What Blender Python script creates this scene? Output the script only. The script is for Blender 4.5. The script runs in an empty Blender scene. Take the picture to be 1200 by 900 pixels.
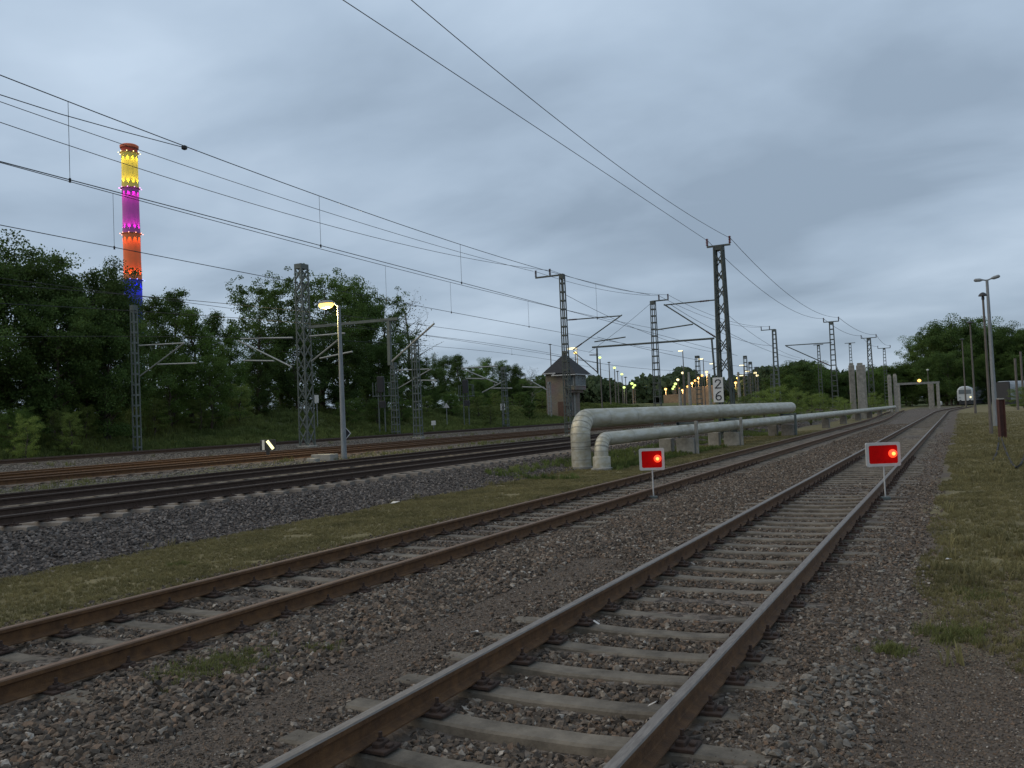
import bpy, bmesh, math, random
import numpy as np
from mathutils import Vector, Matrix, Euler
R = math.radians
random.seed(7); rng = np.random.default_rng(7)
scene = bpy.context.scene
C = scene.collection

# ------------------------------------------------------------------ camera
CAMZ = 1.755; FPX = 1040.0
THETA, PITCH, ROLL = 26.78, 2.09, 2.45
Mc = Matrix.Rotation(R(THETA), 3, 'Z') @ Matrix.Rotation(R(90+PITCH), 3, 'X') @ Matrix.Rotation(R(-ROLL), 3, 'Z')
cd = bpy.data.cameras.new('camera'); cam = bpy.data.objects.new('camera', cd); C.objects.link(cam)
cam.matrix_world = Matrix.Translation((0, 0, CAMZ)) @ Mc.to_4x4()
cd.sensor_width = 36; cd.lens = FPX/1200*36; cd.clip_start = .05; cd.clip_end = 6000
scene.camera = cam

# ------------------------------------------------------------------ world: dusk under an even cloud cover
SUN_EL, SUN_AZ = 40.0, 235.0
w = bpy.data.worlds.new("World"); scene.world = w; w.use_nodes = True
nt = w.node_tree; nt.nodes.clear()
def wn(t, **k):
    n = nt.nodes.new(t)
    for a, b in k.items(): setattr(n, a, b)
    return n
L = nt.links.new
out = wn('ShaderNodeOutputWorld'); bg = wn('ShaderNodeBackground'); bg.inputs[1].default_value = .1
sky = wn('ShaderNodeTexSky', sky_type='NISHITA', sun_disc=False, sun_elevation=R(SUN_EL), sun_rotation=R(SUN_AZ))
tc = wn('ShaderNodeTexCoord'); sep = wn('ShaderNodeSeparateXYZ'); L(tc.outputs['Generated'], sep.inputs[0])
den = wn('ShaderNodeMath', operation='ADD'); L(sep.outputs[2], den.inputs[0]); den.inputs[1].default_value = .2
dmx = wn('ShaderNodeMath', operation='MAXIMUM'); L(den.outputs[0], dmx.inputs[0]); dmx.inputs[1].default_value = .05
dx = wn('ShaderNodeMath', operation='DIVIDE'); L(sep.outputs[0], dx.inputs[0]); L(dmx.outputs[0], dx.inputs[1])
dy = wn('ShaderNodeMath', operation='DIVIDE'); L(sep.outputs[1], dy.inputs[0]); L(dmx.outputs[0], dy.inputs[1])
cmb = wn('ShaderNodeCombineXYZ'); L(dx.outputs[0], cmb.inputs[0]); L(dy.outputs[0], cmb.inputs[1])
def wnoise(sc, det, ro, off):
    mp = wn('ShaderNodeMapping'); mp.inputs['Location'].default_value = off
    mp.inputs['Rotation'].default_value = (0, 0, R(28)); mp.inputs['Scale'].default_value = (.9, 1.1, 1)
    L(cmb.outputs[0], mp.inputs[0])
    n = wn('ShaderNodeTexNoise'); n.inputs['Scale'].default_value = sc; n.inputs['Detail'].default_value = det
    n.inputs['Roughness'].default_value = ro; n.inputs['Distortion'].default_value = .25; L(mp.outputs[0], n.inputs[0]); return n
n1 = wnoise(.6, 4, .5, (3.1, .7, 0)); n2 = wnoise(1.5, 5, .5, (7.4, 2.2, 0))
mx = wn('ShaderNodeMath', operation='MULTIPLY_ADD'); L(n1.outputs[0], mx.inputs[0]); mx.inputs[1].default_value = .55
m2 = wn('ShaderNodeMath', operation='MULTIPLY'); L(n2.outputs[0], m2.inputs[0]); m2.inputs[1].default_value = .45; L(m2.outputs[0], mx.inputs[2])
cr = wn('ShaderNodeValToRGB'); L(mx.outputs[0], cr.inputs[0])
e = cr.color_ramp.elements
e[0].position = .38; e[0].color = (.285, .365, .465, 1); e[1].position = .6; e[1].color = (.52, .63, .76, 1)
x = e.new(.48); x.color = (.382, .48, .6, 1)
# the cloud cover thins upwards, so the sky grows a little brighter with height
hr = wn('ShaderNodeMapRange'); L(sep.outputs[2], hr.inputs[0])
hr.inputs[1].default_value = 0; hr.inputs[2].default_value = .55; hr.inputs[3].default_value = .86; hr.inputs[4].default_value = 1.12
sc_ = wn('ShaderNodeVectorMath', operation='SCALE'); L(cr.outputs[0], sc_.inputs[0]); L(hr.outputs[0], sc_.inputs[3])
s10 = wn('ShaderNodeVectorMath', operation='SCALE'); L(sc_.outputs[0], s10.inputs[0]); s10.inputs[3].default_value = 10.0
mixw = wn('ShaderNodeMixRGB'); mixw.inputs[0].default_value = .93; L(sky.outputs[0], mixw.inputs[1]); L(s10.outputs[0], mixw.inputs[2])
L(mixw.outputs[0], bg.inputs[0]); L(bg.outputs[0], out.inputs[0])

sl = bpy.data.lights.new('sun', 'SUN'); so = bpy.data.objects.new('sun', sl); C.objects.link(so)
sl.energy = 1.1; sl.angle = R(60); sl.color = (1, .8, .54)
so.rotation_euler = (R(90-SUN_EL), 0, R(180-SUN_AZ))
scene.view_settings.view_transform = 'Standard'; scene.view_settings.look = 'None'
scene.view_settings.exposure = .12; scene.view_settings.gamma = 1
scene.cycles.max_bounces = 5; scene.cycles.diffuse_bounces = 3; scene.cycles.glossy_bounces = 2
scene.cycles.transparent_max_bounces = 8; scene.cycles.sample_clamp_indirect = 3

# ------------------------------------------------------------------ measuring: photo pixel -> point in the place
def ray(px, py):
    d = Mc @ Vector(((px-600)/FPX, (450-py)/FPX, -1)); return d
def at(px, py, D):                       # on the upright plane D metres left of the camera, along the tracks
    d = ray(px, py); t = -D/d.x; return Vector((-D, d.y*t, CAMZ+d.z*t))
def aty(px, py, Y):                      # on the upright plane across the tracks at Y
    d = ray(px, py); t = Y/d.y; return Vector((d.x*t, Y, CAMZ+d.z*t))
def hor(px): return 465+(1126-px)*.0428

# ------------------------------------------------------------------ helpers
def tag(o, label=None, cat=None, group=None, kind=None):
    if label: o['label'] = label
    if cat: o['category'] = cat
    if group: o['group'] = group
    if kind: o['kind'] = kind
    return o
def empty(name, loc, rz=0, label=None, cat=None, group=None):
    o = bpy.data.objects.new(name, None); C.objects.link(o); o.location = loc; o.rotation_euler = (0, 0, rz)
    o.empty_display_size = .3
    return tag(o, label, cat, group)
def copy_tree(o, parent=None):
    c = o.copy(); C.objects.link(c); c.parent = parent
    for ch in o.children: copy_tree(ch, c)
    return c
class MB:
    def __init__(s): s.v = []; s.f = []; s.m = []; s.mi = 0
    def add(s, vs, fs):
        b = len(s.v); s.v += [tuple(p) for p in vs]
        for f in fs: s.f.append(tuple(b+i for i in f)); s.m.append(s.mi)
    def box(s, c, sz, rot=None):
        hx, hy, hz = sz[0]/2, sz[1]/2, sz[2]/2
        vs = [Vector((x, y, z)) for x in (-hx, hx) for y in (-hy, hy) for z in (-hz, hz)]
        if rot is not None: vs = [rot @ p for p in vs]
        vs = [p+Vector(c) for p in vs]
        s.add(vs, [(0, 1, 3, 2), (4, 6, 7, 5), (0, 4, 5, 1), (2, 3, 7, 6), (0, 2, 6, 4), (1, 5, 7, 3)])
    def bbox(s, c, sz, b=.01, rz=0):       # box with chamfered upright and top edges
        hx, hy, hz = sz[0]/2, sz[1]/2, sz[2]/2
        def ring(hx, hy, z): return [(-hx+b, -hy, z), (hx-b, -hy, z), (hx, -hy+b, z), (hx, hy-b, z), (hx-b, hy, z), (-hx+b, hy, z), (-hx, hy-b, z), (-hx, -hy+b, z)]
        vs = ring(hx, hy, -hz)+ring(hx, hy, hz-b)+ring(hx-b, hy-b, hz)
        m = Matrix.Rotation(rz, 3, 'Z'); vs = [m @ Vector(p)+Vector(c) for p in vs]
        fs = [tuple(range(7, -1, -1)), tuple(range(16, 24))]
        for k in (0, 8):
            for i in range(8): j = (i+1) % 8; fs.append((k+i, k+j, k+8+j, k+8+i))
        s.add(vs, fs)
    def tube(s, pts, r, n=8, cap=True):
        pts = [Vector(p) for p in pts]
        rs = list(r) if hasattr(r, '__len__') else [r]*len(pts)
        vs = []; up = None
        for i, p in enumerate(pts):
            t = (pts[min(i+1, len(pts)-1)]-pts[max(i-1, 0)]).normalized()
            if up is None: up = Vector((0, 0, 1)) if abs(t.z) < .9 else Vector((1, 0, 0))
            a = t.cross(up)
            if a.length < 1e-4: a = t.cross(Vector((0, 1, 0)))
            a.normalize(); b = a.cross(t).normalized(); up = b
            vs += [p+a*math.cos(2*math.pi*k/n)*rs[i]+b*math.sin(2*math.pi*k/n)*rs[i] for k in range(n)]
        fs = []
        for i in range(len(pts)-1):
            for k in range(n): j = (k+1) % n; fs.append((i*n+k, i*n+j, (i+1)*n+j, (i+1)*n+k))
        if cap: fs += [tuple(range(n-1, -1, -1)), tuple((len(pts)-1)*n+k for k in range(n))]
        s.add(vs, fs)
    def bar(s, a, b, w, h=None):           # square bar between two points
        a = Vector(a); b = Vector(b); h = h or w; d = b-a
        if d.length < 1e-6: return
        q = d.to_track_quat('Z', 'Y').to_matrix(); s.box((a+b)/2, (w, h, d.length), q)
    def lathe(s, prof, c=(0, 0, 0), n=16):
        vs = [(c[0]+r*math.cos(2*math.pi*k/n), c[1]+r*math.sin(2*math.pi*k/n), c[2]+z) for r, z in prof for k in range(n)]
        fs = []
        for i in range(len(prof)-1):
            for k in range(n): j = (k+1) % n; fs.append((i*n+k, i*n+j, (i+1)*n+j, (i+1)*n+k))
        fs += [tuple(range(n-1, -1, -1)), tuple((len(prof)-1)*n+k for k in range(n))]
        s.add(vs, fs)
    def sweep(s, prof, path):              # prof: (sideways, up) ; path near level
        n = len(prof); vs = []
        for i, p in enumerate(path):
            t = Vector(path[min(i+1, len(path)-1)])-Vector(path[max(i-1, 0)]); t.z = 0; t.normalize(); sd = Vector((t.y, -t.x, 0))
            vs += [Vector(p)+sd*a+Vector((0, 0, b)) for a, b in prof]
        fs = []
        for i in range(len(path)-1):
            for k in range(n): j = (k+1) % n; fs.append((i*n+k, (i+1)*n+k, (i+1)*n+j, i*n+j))
        fs += [tuple(range(n)), tuple((len(path)-1)*n+k for k in range(n-1, -1, -1))]
        s.add(vs, fs)
    def build(s, name, mats, parent=None, smooth=False, loc=None):
        me = bpy.data.meshes.new(name); me.from_pydata(s.v, [], s.f); me.update()
        for m in (mats if isinstance(mats, (list, tuple)) else [mats]): me.materials.append(m)
        if s.mi or any(s.m): me.polygons.foreach_set('material_index', s.m)
        if smooth:
            me.polygons.foreach_set('use_smooth', [True]*len(s.f))
            try: me.set_sharp_from_angle(angle=R(38))
            except Exception: pass
        o = bpy.data.objects.new(name, me); C.objects.link(o); o.parent = parent
        if loc is not None: o.location = loc
        return o

# ------------------------------------------------------------------ materials
def mat(name, col, rough=.8, metal=0, vary=.25, scale=6, bump=0, bscale=60, col2=None, emit=None, estr=0, spec=None, streak=None, world=False):
    m = bpy.data.materials.new(name); m.use_nodes = True; t = m.node_tree; b = t.nodes['Principled BSDF']
    b.inputs['Roughness'].default_value = rough; b.inputs['Metallic'].default_value = metal
    if spec is not None: b.inputs['Specular IOR Level'].default_value = spec
    co = t.nodes.new('ShaderNodeTexCoord'); n = t.nodes.new('ShaderNodeTexNoise'); n.inputs['Scale'].default_value = scale; n.inputs['Detail'].default_value = 6
    n.inputs['Roughness'].default_value = .7
    if streak:
        mp = t.nodes.new('ShaderNodeMapping'); mp.inputs['Scale'].default_value = streak
        t.links.new(co.outputs['Object'], mp.inputs[0]); t.links.new(mp.outputs[0], n.inputs[0])
    else: t.links.new(t.nodes.new('ShaderNodeNewGeometry').outputs['Position'] if world else co.outputs['Object'], n.inputs[0])
    r = t.nodes.new('ShaderNodeValToRGB'); t.links.new(n.outputs[0], r.inputs[0])
    r.color_ramp.elements[0].position = .35; r.color_ramp.elements[1].position = .68
    c2 = col2 or tuple(min(1, c*(1+vary)) for c in col); c1 = col if col2 else tuple(c*(1-vary) for c in col)
    r.color_ramp.elements[0].color = (*c1, 1); r.color_ramp.elements[1].color = (*c2, 1)
    t.links.new(r.outputs[0], b.inputs['Base Color'])
    if bump:
        n2 = t.nodes.new('ShaderNodeTexNoise'); n2.inputs['Scale'].default_value = bscale; n2.inputs['Detail'].default_value = 4
        t.links.new(co.outputs['Object'], n2.inputs[0])
        bp = t.nodes.new('ShaderNodeBump'); bp.inputs['Distance'].default_value = bump; bp.inputs['Strength'].default_value = .9
        t.links.new(n2.outputs[0], bp.inputs['Height']); t.links.new(bp.outputs[0], b.inputs['Normal'])
    if emit:
        b.inputs['Emission Color'].default_value = (*emit, 1); b.inputs['Emission Strength'].default_value = estr
    return m
M = {}
M['rail_rust'] = mat('rail_rust', (.062, .028, .01), .85, col2=(.135, .064, .021), scale=9, bump=.003, bscale=90)
M['rail_dark'] = mat('rail_dark', (.04, .024, .016), .95, col2=(.068, .042, .03), scale=9)
M['rail_head'] = mat('rail_head', (.11, .092, .078), .6, .15, col2=(.2, .178, .155), scale=14, streak=(6, .6, 6))
M['rail_head_rust'] = mat('rail_head_rust', (.1, .055, .03), .7, .05, col2=(.165, .098, .056), scale=14, streak=(6, .6, 6))
M['plate'] = mat('plate', (.024, .013, .009), .9, col2=(.06, .034, .022), scale=25)
M['pad'] = mat('pad', (.5, .48, .45), .7)
M['sleeper_pale'] = mat('sleeper_pale', (.13, .112, .094), .92, col2=(.2, .175, .15), scale=5)
M['sleeper'] = mat('sleeper', (.06, .05, .038), .92, col2=(.175, .15, .116), scale=3.2, world=True, bump=.004, bscale=70)
M['sleeper_wood'] = mat('sleeper_wood', (.06, .045, .034), .92, col2=(.12, .095, .075), scale=6, bump=.004, bscale=40)
M['galv'] = mat('galv', (.07, .09, .085), .65, .2, col2=(.115, .135, .13), scale=3)
M['mast_dark'] = mat('mast_dark', (.05, .06, .055), .65, .3, col2=(.09, .105, .095), scale=3)
M['tube_alu'] = mat('tube_alu', (.2, .22, .22), .5, .3, col2=(.28, .3, .3))
M['insul'] = mat('insul', (.045, .012, .012), .35, vary=.3)
M['insul_red'] = mat('insul_red', (.16, .022, .02), .35, vary=.3)
M['wire'] = mat('wire', (.03, .033, .035), .6, .4)
M['pole_grey'] = mat('pole_grey', (.15, .165, .175), .6, .2, col2=(.24, .26, .27), scale=4, streak=(3, 3, .5))
M['pole_brown'] = mat('pole_brown', (.075, .068, .062), .85, col2=(.14, .125, .11), scale=5, streak=(3, 3, .5))
M['black'] = mat('black', (.018, .018, .02), .6)
M['white'] = mat('white', (.56, .56, .55), .55, vary=.08)
M['frame_white'] = mat('frame_white', (.42, .42, .41), .5, vary=.1)
M['red'] = mat('red', (.5, .003, .003), .85, vary=.14, scale=12, spec=.08)
M['concrete'] = mat('concrete', (.17, .165, .145), .93, col2=(.3, .29, .26), scale=3, bump=.006, bscale=30)
M['concrete_dark'] = mat('concrete_dark', (.09, .085, .075), .93, col2=(.17, .16, .14), scale=3, bump=.006, bscale=30)
M['wood_dark'] = mat('post_rust', (.045, .018, .014), .8, col2=(.085, .032, .024), scale=8)
M['hose'] = mat('hose', (.014, .01, .008), .9)
M['roof'] = mat('roof', (.018, .018, .021), .9, col2=(.032, .033, .036), scale=5)
M['glass'] = mat('glass', (.11, .13, .14), .12, vary=.2)
M['window_frame'] = mat('window_frame', (.3, .3, .28), .6)
M['train_white'] = mat('train_white', (.42, .45, .46), .45, vary=.12)
M['train_dark'] = mat('train_dark', (.02, .022, .026), .6)
M['train_grey'] = mat('train_grey', (.25, .27, .28), .6, vary=.2)
M['bark'] = mat('bark', (.035, .028, .022), .95, col2=(.075, .062, .05), scale=8)
M['bark_pale'] = mat('bark_pale', (.12, .115, .1), .95, col2=(.2, .19, .17), scale=8)
M['brown_wall'] = mat('brown_wall', (.14, .095, .06), .9, col2=(.24, .17, .11), scale=1.5)

def lampmat(name, col, s): return mat(name, (.03, .03, .03), .5, emit=col, estr=s)
M['lamp_warm'] = lampmat('lamp_warm', (1, .66, .14), 2.6)
M['lamp_orange'] = lampmat('lamp_orange', (1, .5, .12), 2.6)
M['lamp_green'] = lampmat('lamp_green', (.72, .95, .25), 1.8)
M['lamp_white'] = lampmat('lamp_white', (1, .85, .45), 2)
M['lamp_red'] = lampmat('lamp_red', (1, .06, .015), 1.5)
M['lamp_red_core'] = lampmat('lamp_red_core', (1, .4, .08), 2.2)
M['signal_white'] = lampmat('signal_white', (1, .93, .5), 1.6)

def pipe_mat():                            # zinc cladding: sheet seams every metre or so, stains
    m = mat('pipe_cladding', (.38, .37, .31), .42, .4, col2=(.49, .475, .41), scale=.8)
    t = m.node_tree; b = t.nodes['Principled BSDF']; co = t.nodes.new('ShaderNodeTexCoord')
    n = t.nodes.new('ShaderNodeTexNoise'); n.inputs['Scale'].default_value = 4; n.inputs['Detail'].default_value = 6
    mp = t.nodes.new('ShaderNodeMapping'); mp.inputs['Scale'].default_value = (2, .35, 2); t.links.new(co.outputs['Object'], mp.inputs[0]); t.links.new(mp.outputs[0], n.inputs[0])
    r = t.nodes.new('ShaderNodeValToRGB'); r.color_ramp.elements[0].position = .38; r.color_ramp.elements[1].position = .6
    r.color_ramp.elements[0].color = (.8, .76, .66, 1); r.color_ramp.elements[1].color = (1, 1, 1, 1); t.links.new(n.outputs[0], r.inputs[0])
    mx = t.nodes.new('ShaderNodeMixRGB'); mx.blend_type = 'MULTIPLY'; mx.inputs[0].default_value = 1
    src = b.inputs['Base Color'].links[0].from_socket; t.links.new(src, mx.inputs[1]); t.links.new(r.outputs[0], mx.inputs[2]); t.links.new(mx.outputs[0], b.inputs['Base Color'])
    b.inputs['Roughness'].default_value = .48
    return m
M['pipe'] = pipe_mat(); M['seam'] = mat('seam', (.24, .23, .195), .5, .3)

def brick_mat():
    m = bpy.data.materials.new('brick'); m.use_nodes = True; t = m.node_tree; b = t.nodes['Principled BSDF']; b.inputs['Roughness'].default_value = .9
    co = t.nodes.new('ShaderNodeTexCoord'); mp = t.nodes.new('ShaderNodeMapping'); mp.inputs['Rotation'].default_value = (R(90), 0, 0)
    t.links.new(co.outputs['Object'], mp.inputs[0]); br = t.nodes.new('ShaderNodeTexBrick'); t.links.new(mp.outputs[0], br.inputs[0])
    br.inputs['Scale'].default_value = 1; br.inputs['Brick Width'].default_value = .25; br.inputs['Row Height'].default_value = .075; br.inputs['Mortar Size'].default_value = .01
    br.inputs['Color1'].default_value = (.2, .155, .12, 1); br.inputs['Color2'].default_value = (.27, .21, .165, 1); br.inputs['Mortar'].default_value = (.22, .2, .17, 1)
    n = t.nodes.new('ShaderNodeTexNoise'); n.inputs['Scale'].default_value = .8; n.inputs['Detail'].default_value = 6; t.links.new(co.outputs['Object'], n.inputs[0])
    mx = t.nodes.new('ShaderNodeMixRGB'); mx.blend_type = 'MULTIPLY'; mx.inputs[0].default_value = .5; t.links.new(br.outputs[0], mx.inputs[1]); t.links.new(n.outputs[1], mx.inputs[2])
    t.links.new(mx.outputs[0], b.inputs['Base Color']); return m
M['brick'] = brick_mat()

def leaf_mat(name, c1, c2, c3=None, scale=.9, world=False):
    m = bpy.data.materials.new(name); m.use_nodes = True; t = m.node_tree; b = t.nodes['Principled BSDF']; b.inputs['Roughness'].default_value = .7
    b.inputs['Specular IOR Level'].default_value = .2
    co = t.nodes.new('ShaderNodeTexCoord'); n = t.nodes.new('ShaderNodeTexNoise'); n.inputs['Scale'].default_value = scale; n.inputs['Detail'].default_value = 5; n.inputs['Roughness'].default_value = .7
    ge = t.nodes.new('ShaderNodeNewGeometry')
    t.links.new(ge.outputs['Position'] if world else co.outputs['Object'], n.inputs[0]); r = t.nodes.new('ShaderNodeValToRGB'); t.links.new(n.outputs[0], r.inputs[0])
    e = r.color_ramp.elements; e[0].position = .36; e[1].position = .66; e[0].color = (*c1, 1); e[1].color = (*c2, 1)
    if c3: x = e.new(.74); x.color = (*c3, 1)
    oi = t.nodes.new('ShaderNodeObjectInfo'); mr = t.nodes.new('ShaderNodeMapRange'); t.links.new(oi.outputs['Random'], mr.inputs[0]); mr.inputs[3].default_value = .75; mr.inputs[4].default_value = 1.3
    sc = t.nodes.new('ShaderNodeVectorMath'); sc.operation = 'SCALE'; t.links.new(r.outputs[0], sc.inputs[0]); t.links.new(mr.outputs[0], sc.inputs[3])
    t.links.new(sc.outputs[0], b.inputs['Base Color'])
    tr = t.nodes.new('ShaderNodeBsdfTranslucent'); t.links.new(sc.outputs[0], tr.inputs[0]); ms = t.nodes.new('ShaderNodeMixShader'); ms.inputs[0].default_value = .4
    t.links.new(b.outputs[0], ms.inputs[1]); t.links.new(tr.outputs[0], ms.inputs[2]); t.links.new(ms.outputs[0], t.nodes['Material Output'].inputs[0]); return m
M['leaf_dark'] = leaf_mat('leaf_dark', (.042, .075, .02), (.092, .15, .038))
M['leaf_mid'] = leaf_mat('leaf_mid', (.052, .094, .02), (.11, .175, .04))
M['leaf_light'] = leaf_mat('leaf_light', (.085, .125, .03), (.18, .23, .06))
M['leaf_blue'] = leaf_mat('leaf_blue', (.04, .066, .05), (.075, .105, .075))
M['leaf_bright'] = leaf_mat('leaf_bright', (.11, .16, .035), (.22, .28, .07))  # lighter leaf copy: lamp light on bushes behind the pipes put into the colour
M['leaf_far'] = leaf_mat('leaf_far', (.042, .066, .032), (.078, .108, .052), scale=.12)
M['leaf_flower'] = leaf_mat('leaf_flower', (.06, .09, .045), (.14, .16, .1), (.3, .3, .26))
M['leaf_rust'] = leaf_mat('leaf_rust', (.07, .075, .035), (.13, .12, .06))
M['grass_dry'] = leaf_mat('grass_dry', (.125, .115, .052), (.23, .2, .093), (.33, .27, .13), scale=.9, world=True)
M['grass_green'] = leaf_mat('grass_green', (.07, .1, .028), (.145, .175, .054), (.21, .2, .085), scale=.35, world=True)
M['weed'] = leaf_mat('weed', (.085, .095, .03), (.17, .18, .065), scale=3)

# ------------------------------------------------------------------ ground
TRACKS = {1: (2.24, .17), 2: (6.49, .17), 3: (14.35, .53), 4: (18.25, .53), 5: (23.75, .645), 6: (28.0, .62), 7: (34.9, .87)}
PROF = [(-400, .3), (-40, .1), (-8, .02), (.4, 0.), (1.0, .0), (1.3, -.012), (1.5, -.045), (3.0, -.045), (3.2, -.01), (3.6, -.003), (5.1, -.003), (5.6, -.01), (5.75, -.035), (7.25, -.035), (7.45, -.005), (7.8, .0),
        (10.9, .0), (11.3, .03), (12.75, .29), (20.0, .30), (20.8, .43), (22.2, .45), (29.6, .44), (30.2, .55), (32.9, .66), (36.4, .68), (37.4, .85),
        (40, 1.35), (46, 2.6), (60, 3.1), (120, 4), (400, 8), (2500, 10)]
PX = np.array([-p[0] for p in PROF])[::-1]; PZ = np.array([p[1] for p in PROF])[::-1]
def gz(X, Y):
    z = np.interp(X, PX, PZ)
    return z
def vnoise(X, Y, s, seed):
    X = np.asarray(X)*s+seed*17.3; Y = np.asarray(Y)*s+seed*5.1
    xi = np.floor(X).astype(np.int64); yi = np.floor(Y).astype(np.int64); fx = X-xi; fy = Y-yi
    fx = fx*fx*(3-2*fx); fy = fy*fy*(3-2*fy)
    def h(a, b):
        n = (a*374761393+b*668265263+seed*982451653) & 0xffffffff; n = ((n ^ (n >> 13))*1274126177) & 0xffffffff
        return ((n ^ (n >> 16)) & 0xffff)/65535.0
    return (h(xi, yi)*(1-fx)+h(xi+1, yi)*fx)*(1-fy)+(h(xi, yi+1)*(1-fx)+h(xi+1, yi+1)*fx)*fy
def gzn(X, Y):
    X = np.asarray(X, float); Y = np.asarray(Y, float); z = gz(X, Y)
    D = -X
    bank = np.clip((D-37.5)/4, 0, 1)
    z = z+(vnoise(X, Y, .35, 3)-.5)*(.05+.9*bank)+(vnoise(X, Y, 1.7, 4)-.5)*(.03+.12*bank)+(vnoise(X, Y, 9, 5)-.5)*.012
    return z
def ground_material():
    m = bpy.data.materials.new('ground'); m.use_nodes = True; t = m.node_tree; b = t.nodes['Principled BSDF']; b.inputs['Roughness'].default_value = .95
    b.inputs['Specular IOR Level'].default_value = .2
    N = t.nodes.new; K = t.links.new
    geo = N('ShaderNodeNewGeometry'); sp = N('ShaderNodeSeparateXYZ'); K(geo.outputs['Position'], sp.inputs[0])
    def noise(s, d=4, r=.6):
        n = N('ShaderNodeTexNoise'); n.inputs['Scale'].default_value = s; n.inputs['Detail'].default_value = d; n.inputs['Roughness'].default_value = r; K(geo.outputs['Position'], n.inputs[0]); return n.outputs[0]
    def math_(op, a, bb, c=None):
        n = N('ShaderNodeMath'); n.operation = op
        for i, q in enumerate((a, bb, c)):
            if q is None: continue
            if isinstance(q, (int, float)): n.inputs[i].default_value = q
            else: K(q, n.inputs[i])
        return n.outputs[0]
    wob = math_('ADD', math_('MULTIPLY', math_('SUBTRACT', noise(.55, 5, .65), .5), 1.6), math_('MULTIPLY', math_('SUBTRACT', noise(4, 3), .5), .5))
    D = math_('MULTIPLY_ADD', sp.outputs[0], -1, wob)
    def step(v, a, bb):
        n = N('ShaderNodeMapRange'); n.interpolation_type = 'SMOOTHSTEP'; K(v, n.inputs[0]); n.inputs[1].default_value = a; n.inputs[2].default_value = bb; return n.outputs[0]
    def band(a, bb, s=.35): return math_('MULTIPLY', step(D, a-s, a+s), math_('SUBTRACT', 1, step(D, bb-s, bb+s)))
    def mix(f, a, bb, bt='MIX'):
        n = N('ShaderNodeMixRGB'); n.blend_type = bt
        if isinstance(f, float): n.inputs[0].default_value = f
        else: K(f, n.inputs[0])
        for i, q in ((1, a), (2, bb)):
            if isinstance(q, tuple): n.inputs[i].default_value = (*q, 1)
            else: K(q, n.inputs[i])
        return n.outputs[0]
    vo = N('ShaderNodeTexVoronoi'); vo.inputs['Scale'].default_value = 17; K(geo.outputs['Position'], vo.inputs[0])
    vs = N('ShaderNodeTexVoronoi'); vs.inputs['Scale'].default_value = 60; K(geo.outputs['Position'], vs.inputs[0])
    bw = N('ShaderNodeRGBToBW'); K(vo.outputs['Color'], bw.inputs[0]); bw2 = N('ShaderNodeRGBToBW'); K(vs.outputs['Color'], bw2.inputs[0])
    def ramp(v, cs):
        n = N('ShaderNodeValToRGB'); K(v, n.inputs[0]); e = n.color_ramp.elements
        e[0].position, e[0].color = cs[0][0], (*cs[0][1], 1); e[1].position, e[1].color = cs[-1][0], (*cs[-1][1], 1)
        for p, c in cs[1:-1]: x = e.new(p); x.color = (*c, 1)
        return n.outputs[0]
    gravel = ramp(bw.outputs[0], [(.2, (.053, .044, .036)), (.5, (.1, .083, .069)), (.8, (.165, .14, .118))])
    fine = mix(.5, ramp(bw2.outputs[0], [(.2, (.072, .056, .044)), (.8, (.148, .117, .092))]), ramp(noise(14, 6), [(.3, (.068, .055, .044)), (.7, (.124, .101, .081))]))
    dry = ramp(noise(3, 8, .75), [(.3, (.095, .085, .042)), (.5, (.155, .134, .068)), (.7, (.235, .195, .105))])
    green = ramp(noise(1.3, 8, .7), [(.3, (.038, .05, .017)), (.7, (.085, .1, .032))])
    dark = ramp(bw.outputs[0], [(.2, (.042, .035, .031)), (.5, (.08, .068, .06)), (.8, (.13, .112, .1))])
    col = gravel
    near = math_('SUBTRACT', 1, math_('MULTIPLY', step(sp.outputs[1], 11, 26), .75))
    col = mix(math_('MULTIPLY', band(3.2, 4.5, .25), near), col, fine)
    col = mix(math_('MULTIPLY', band(-.6, .9, .25), .95), col, fine)
    ycut = step(math_('ADD', sp.outputs[1], math_('MULTIPLY', wob, 2.2)), 5.6, 9)
    col = mix(math_('MULTIPLY', step(D, .55, .15), ycut), col, dry)   # lawn right of the near track
    col = mix(band(7.95, 10.75, .3), col, dry)
    col = mix(band(10.9, 19.7, .2), col, dark)
    col = mix(band(13.1, 19.5, .15), col, ramp(bw.outputs[0], [(.2, (.03, .021, .016)), (.8, (.075, .056, .046))]))  # brown dusty ballast between main rails, with the rails' shadow painted into the tone
    col = mix(math_('MULTIPLY', band(19.9, 21.9, .4), .55), col, green)
    col = mix(math_('MULTIPLY', band(30.0, 33.6, .3), .8), col, dark)
    col = mix(step(D, 36.3, 37.0), col, green)
    far = step(sp.outputs[1], 150, 260)
    col = mix(far, col, green)
    K(col, b.inputs['Base Color'])
    h = math_('ADD', math_('MULTIPLY', vo.outputs['Distance'], -1.0), math_('MULTIPLY', bw.outputs[0], .5))
    h2 = math_('ADD', h, math_('MULTIPLY', noise(50, 6), .7))
    bp = N('ShaderNodeBump'); bp.inputs['Distance'].default_value = .03; bp.inputs['Strength'].default_value = .8; K(h2, bp.inputs['Height']); K(bp.outputs[0], b.inputs['Normal'])
    return m
M['ground'] = ground_material()
def lin(a, b, st): return list(np.arange(a, b, st))
gxs = sorted(set([round(v, 3) for v in [-2500, -1500, -900, -500, -300, -200, -140, -100, -80]+lin(-70, -48, 2)+lin(-48, -36, .5)+lin(-36, -8, .2)+lin(-8, 2, .06)+lin(2, 8, .3)+lin(8, 40, 3)+[40, 60, 90, 140, 220, 400, 900]]))
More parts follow.
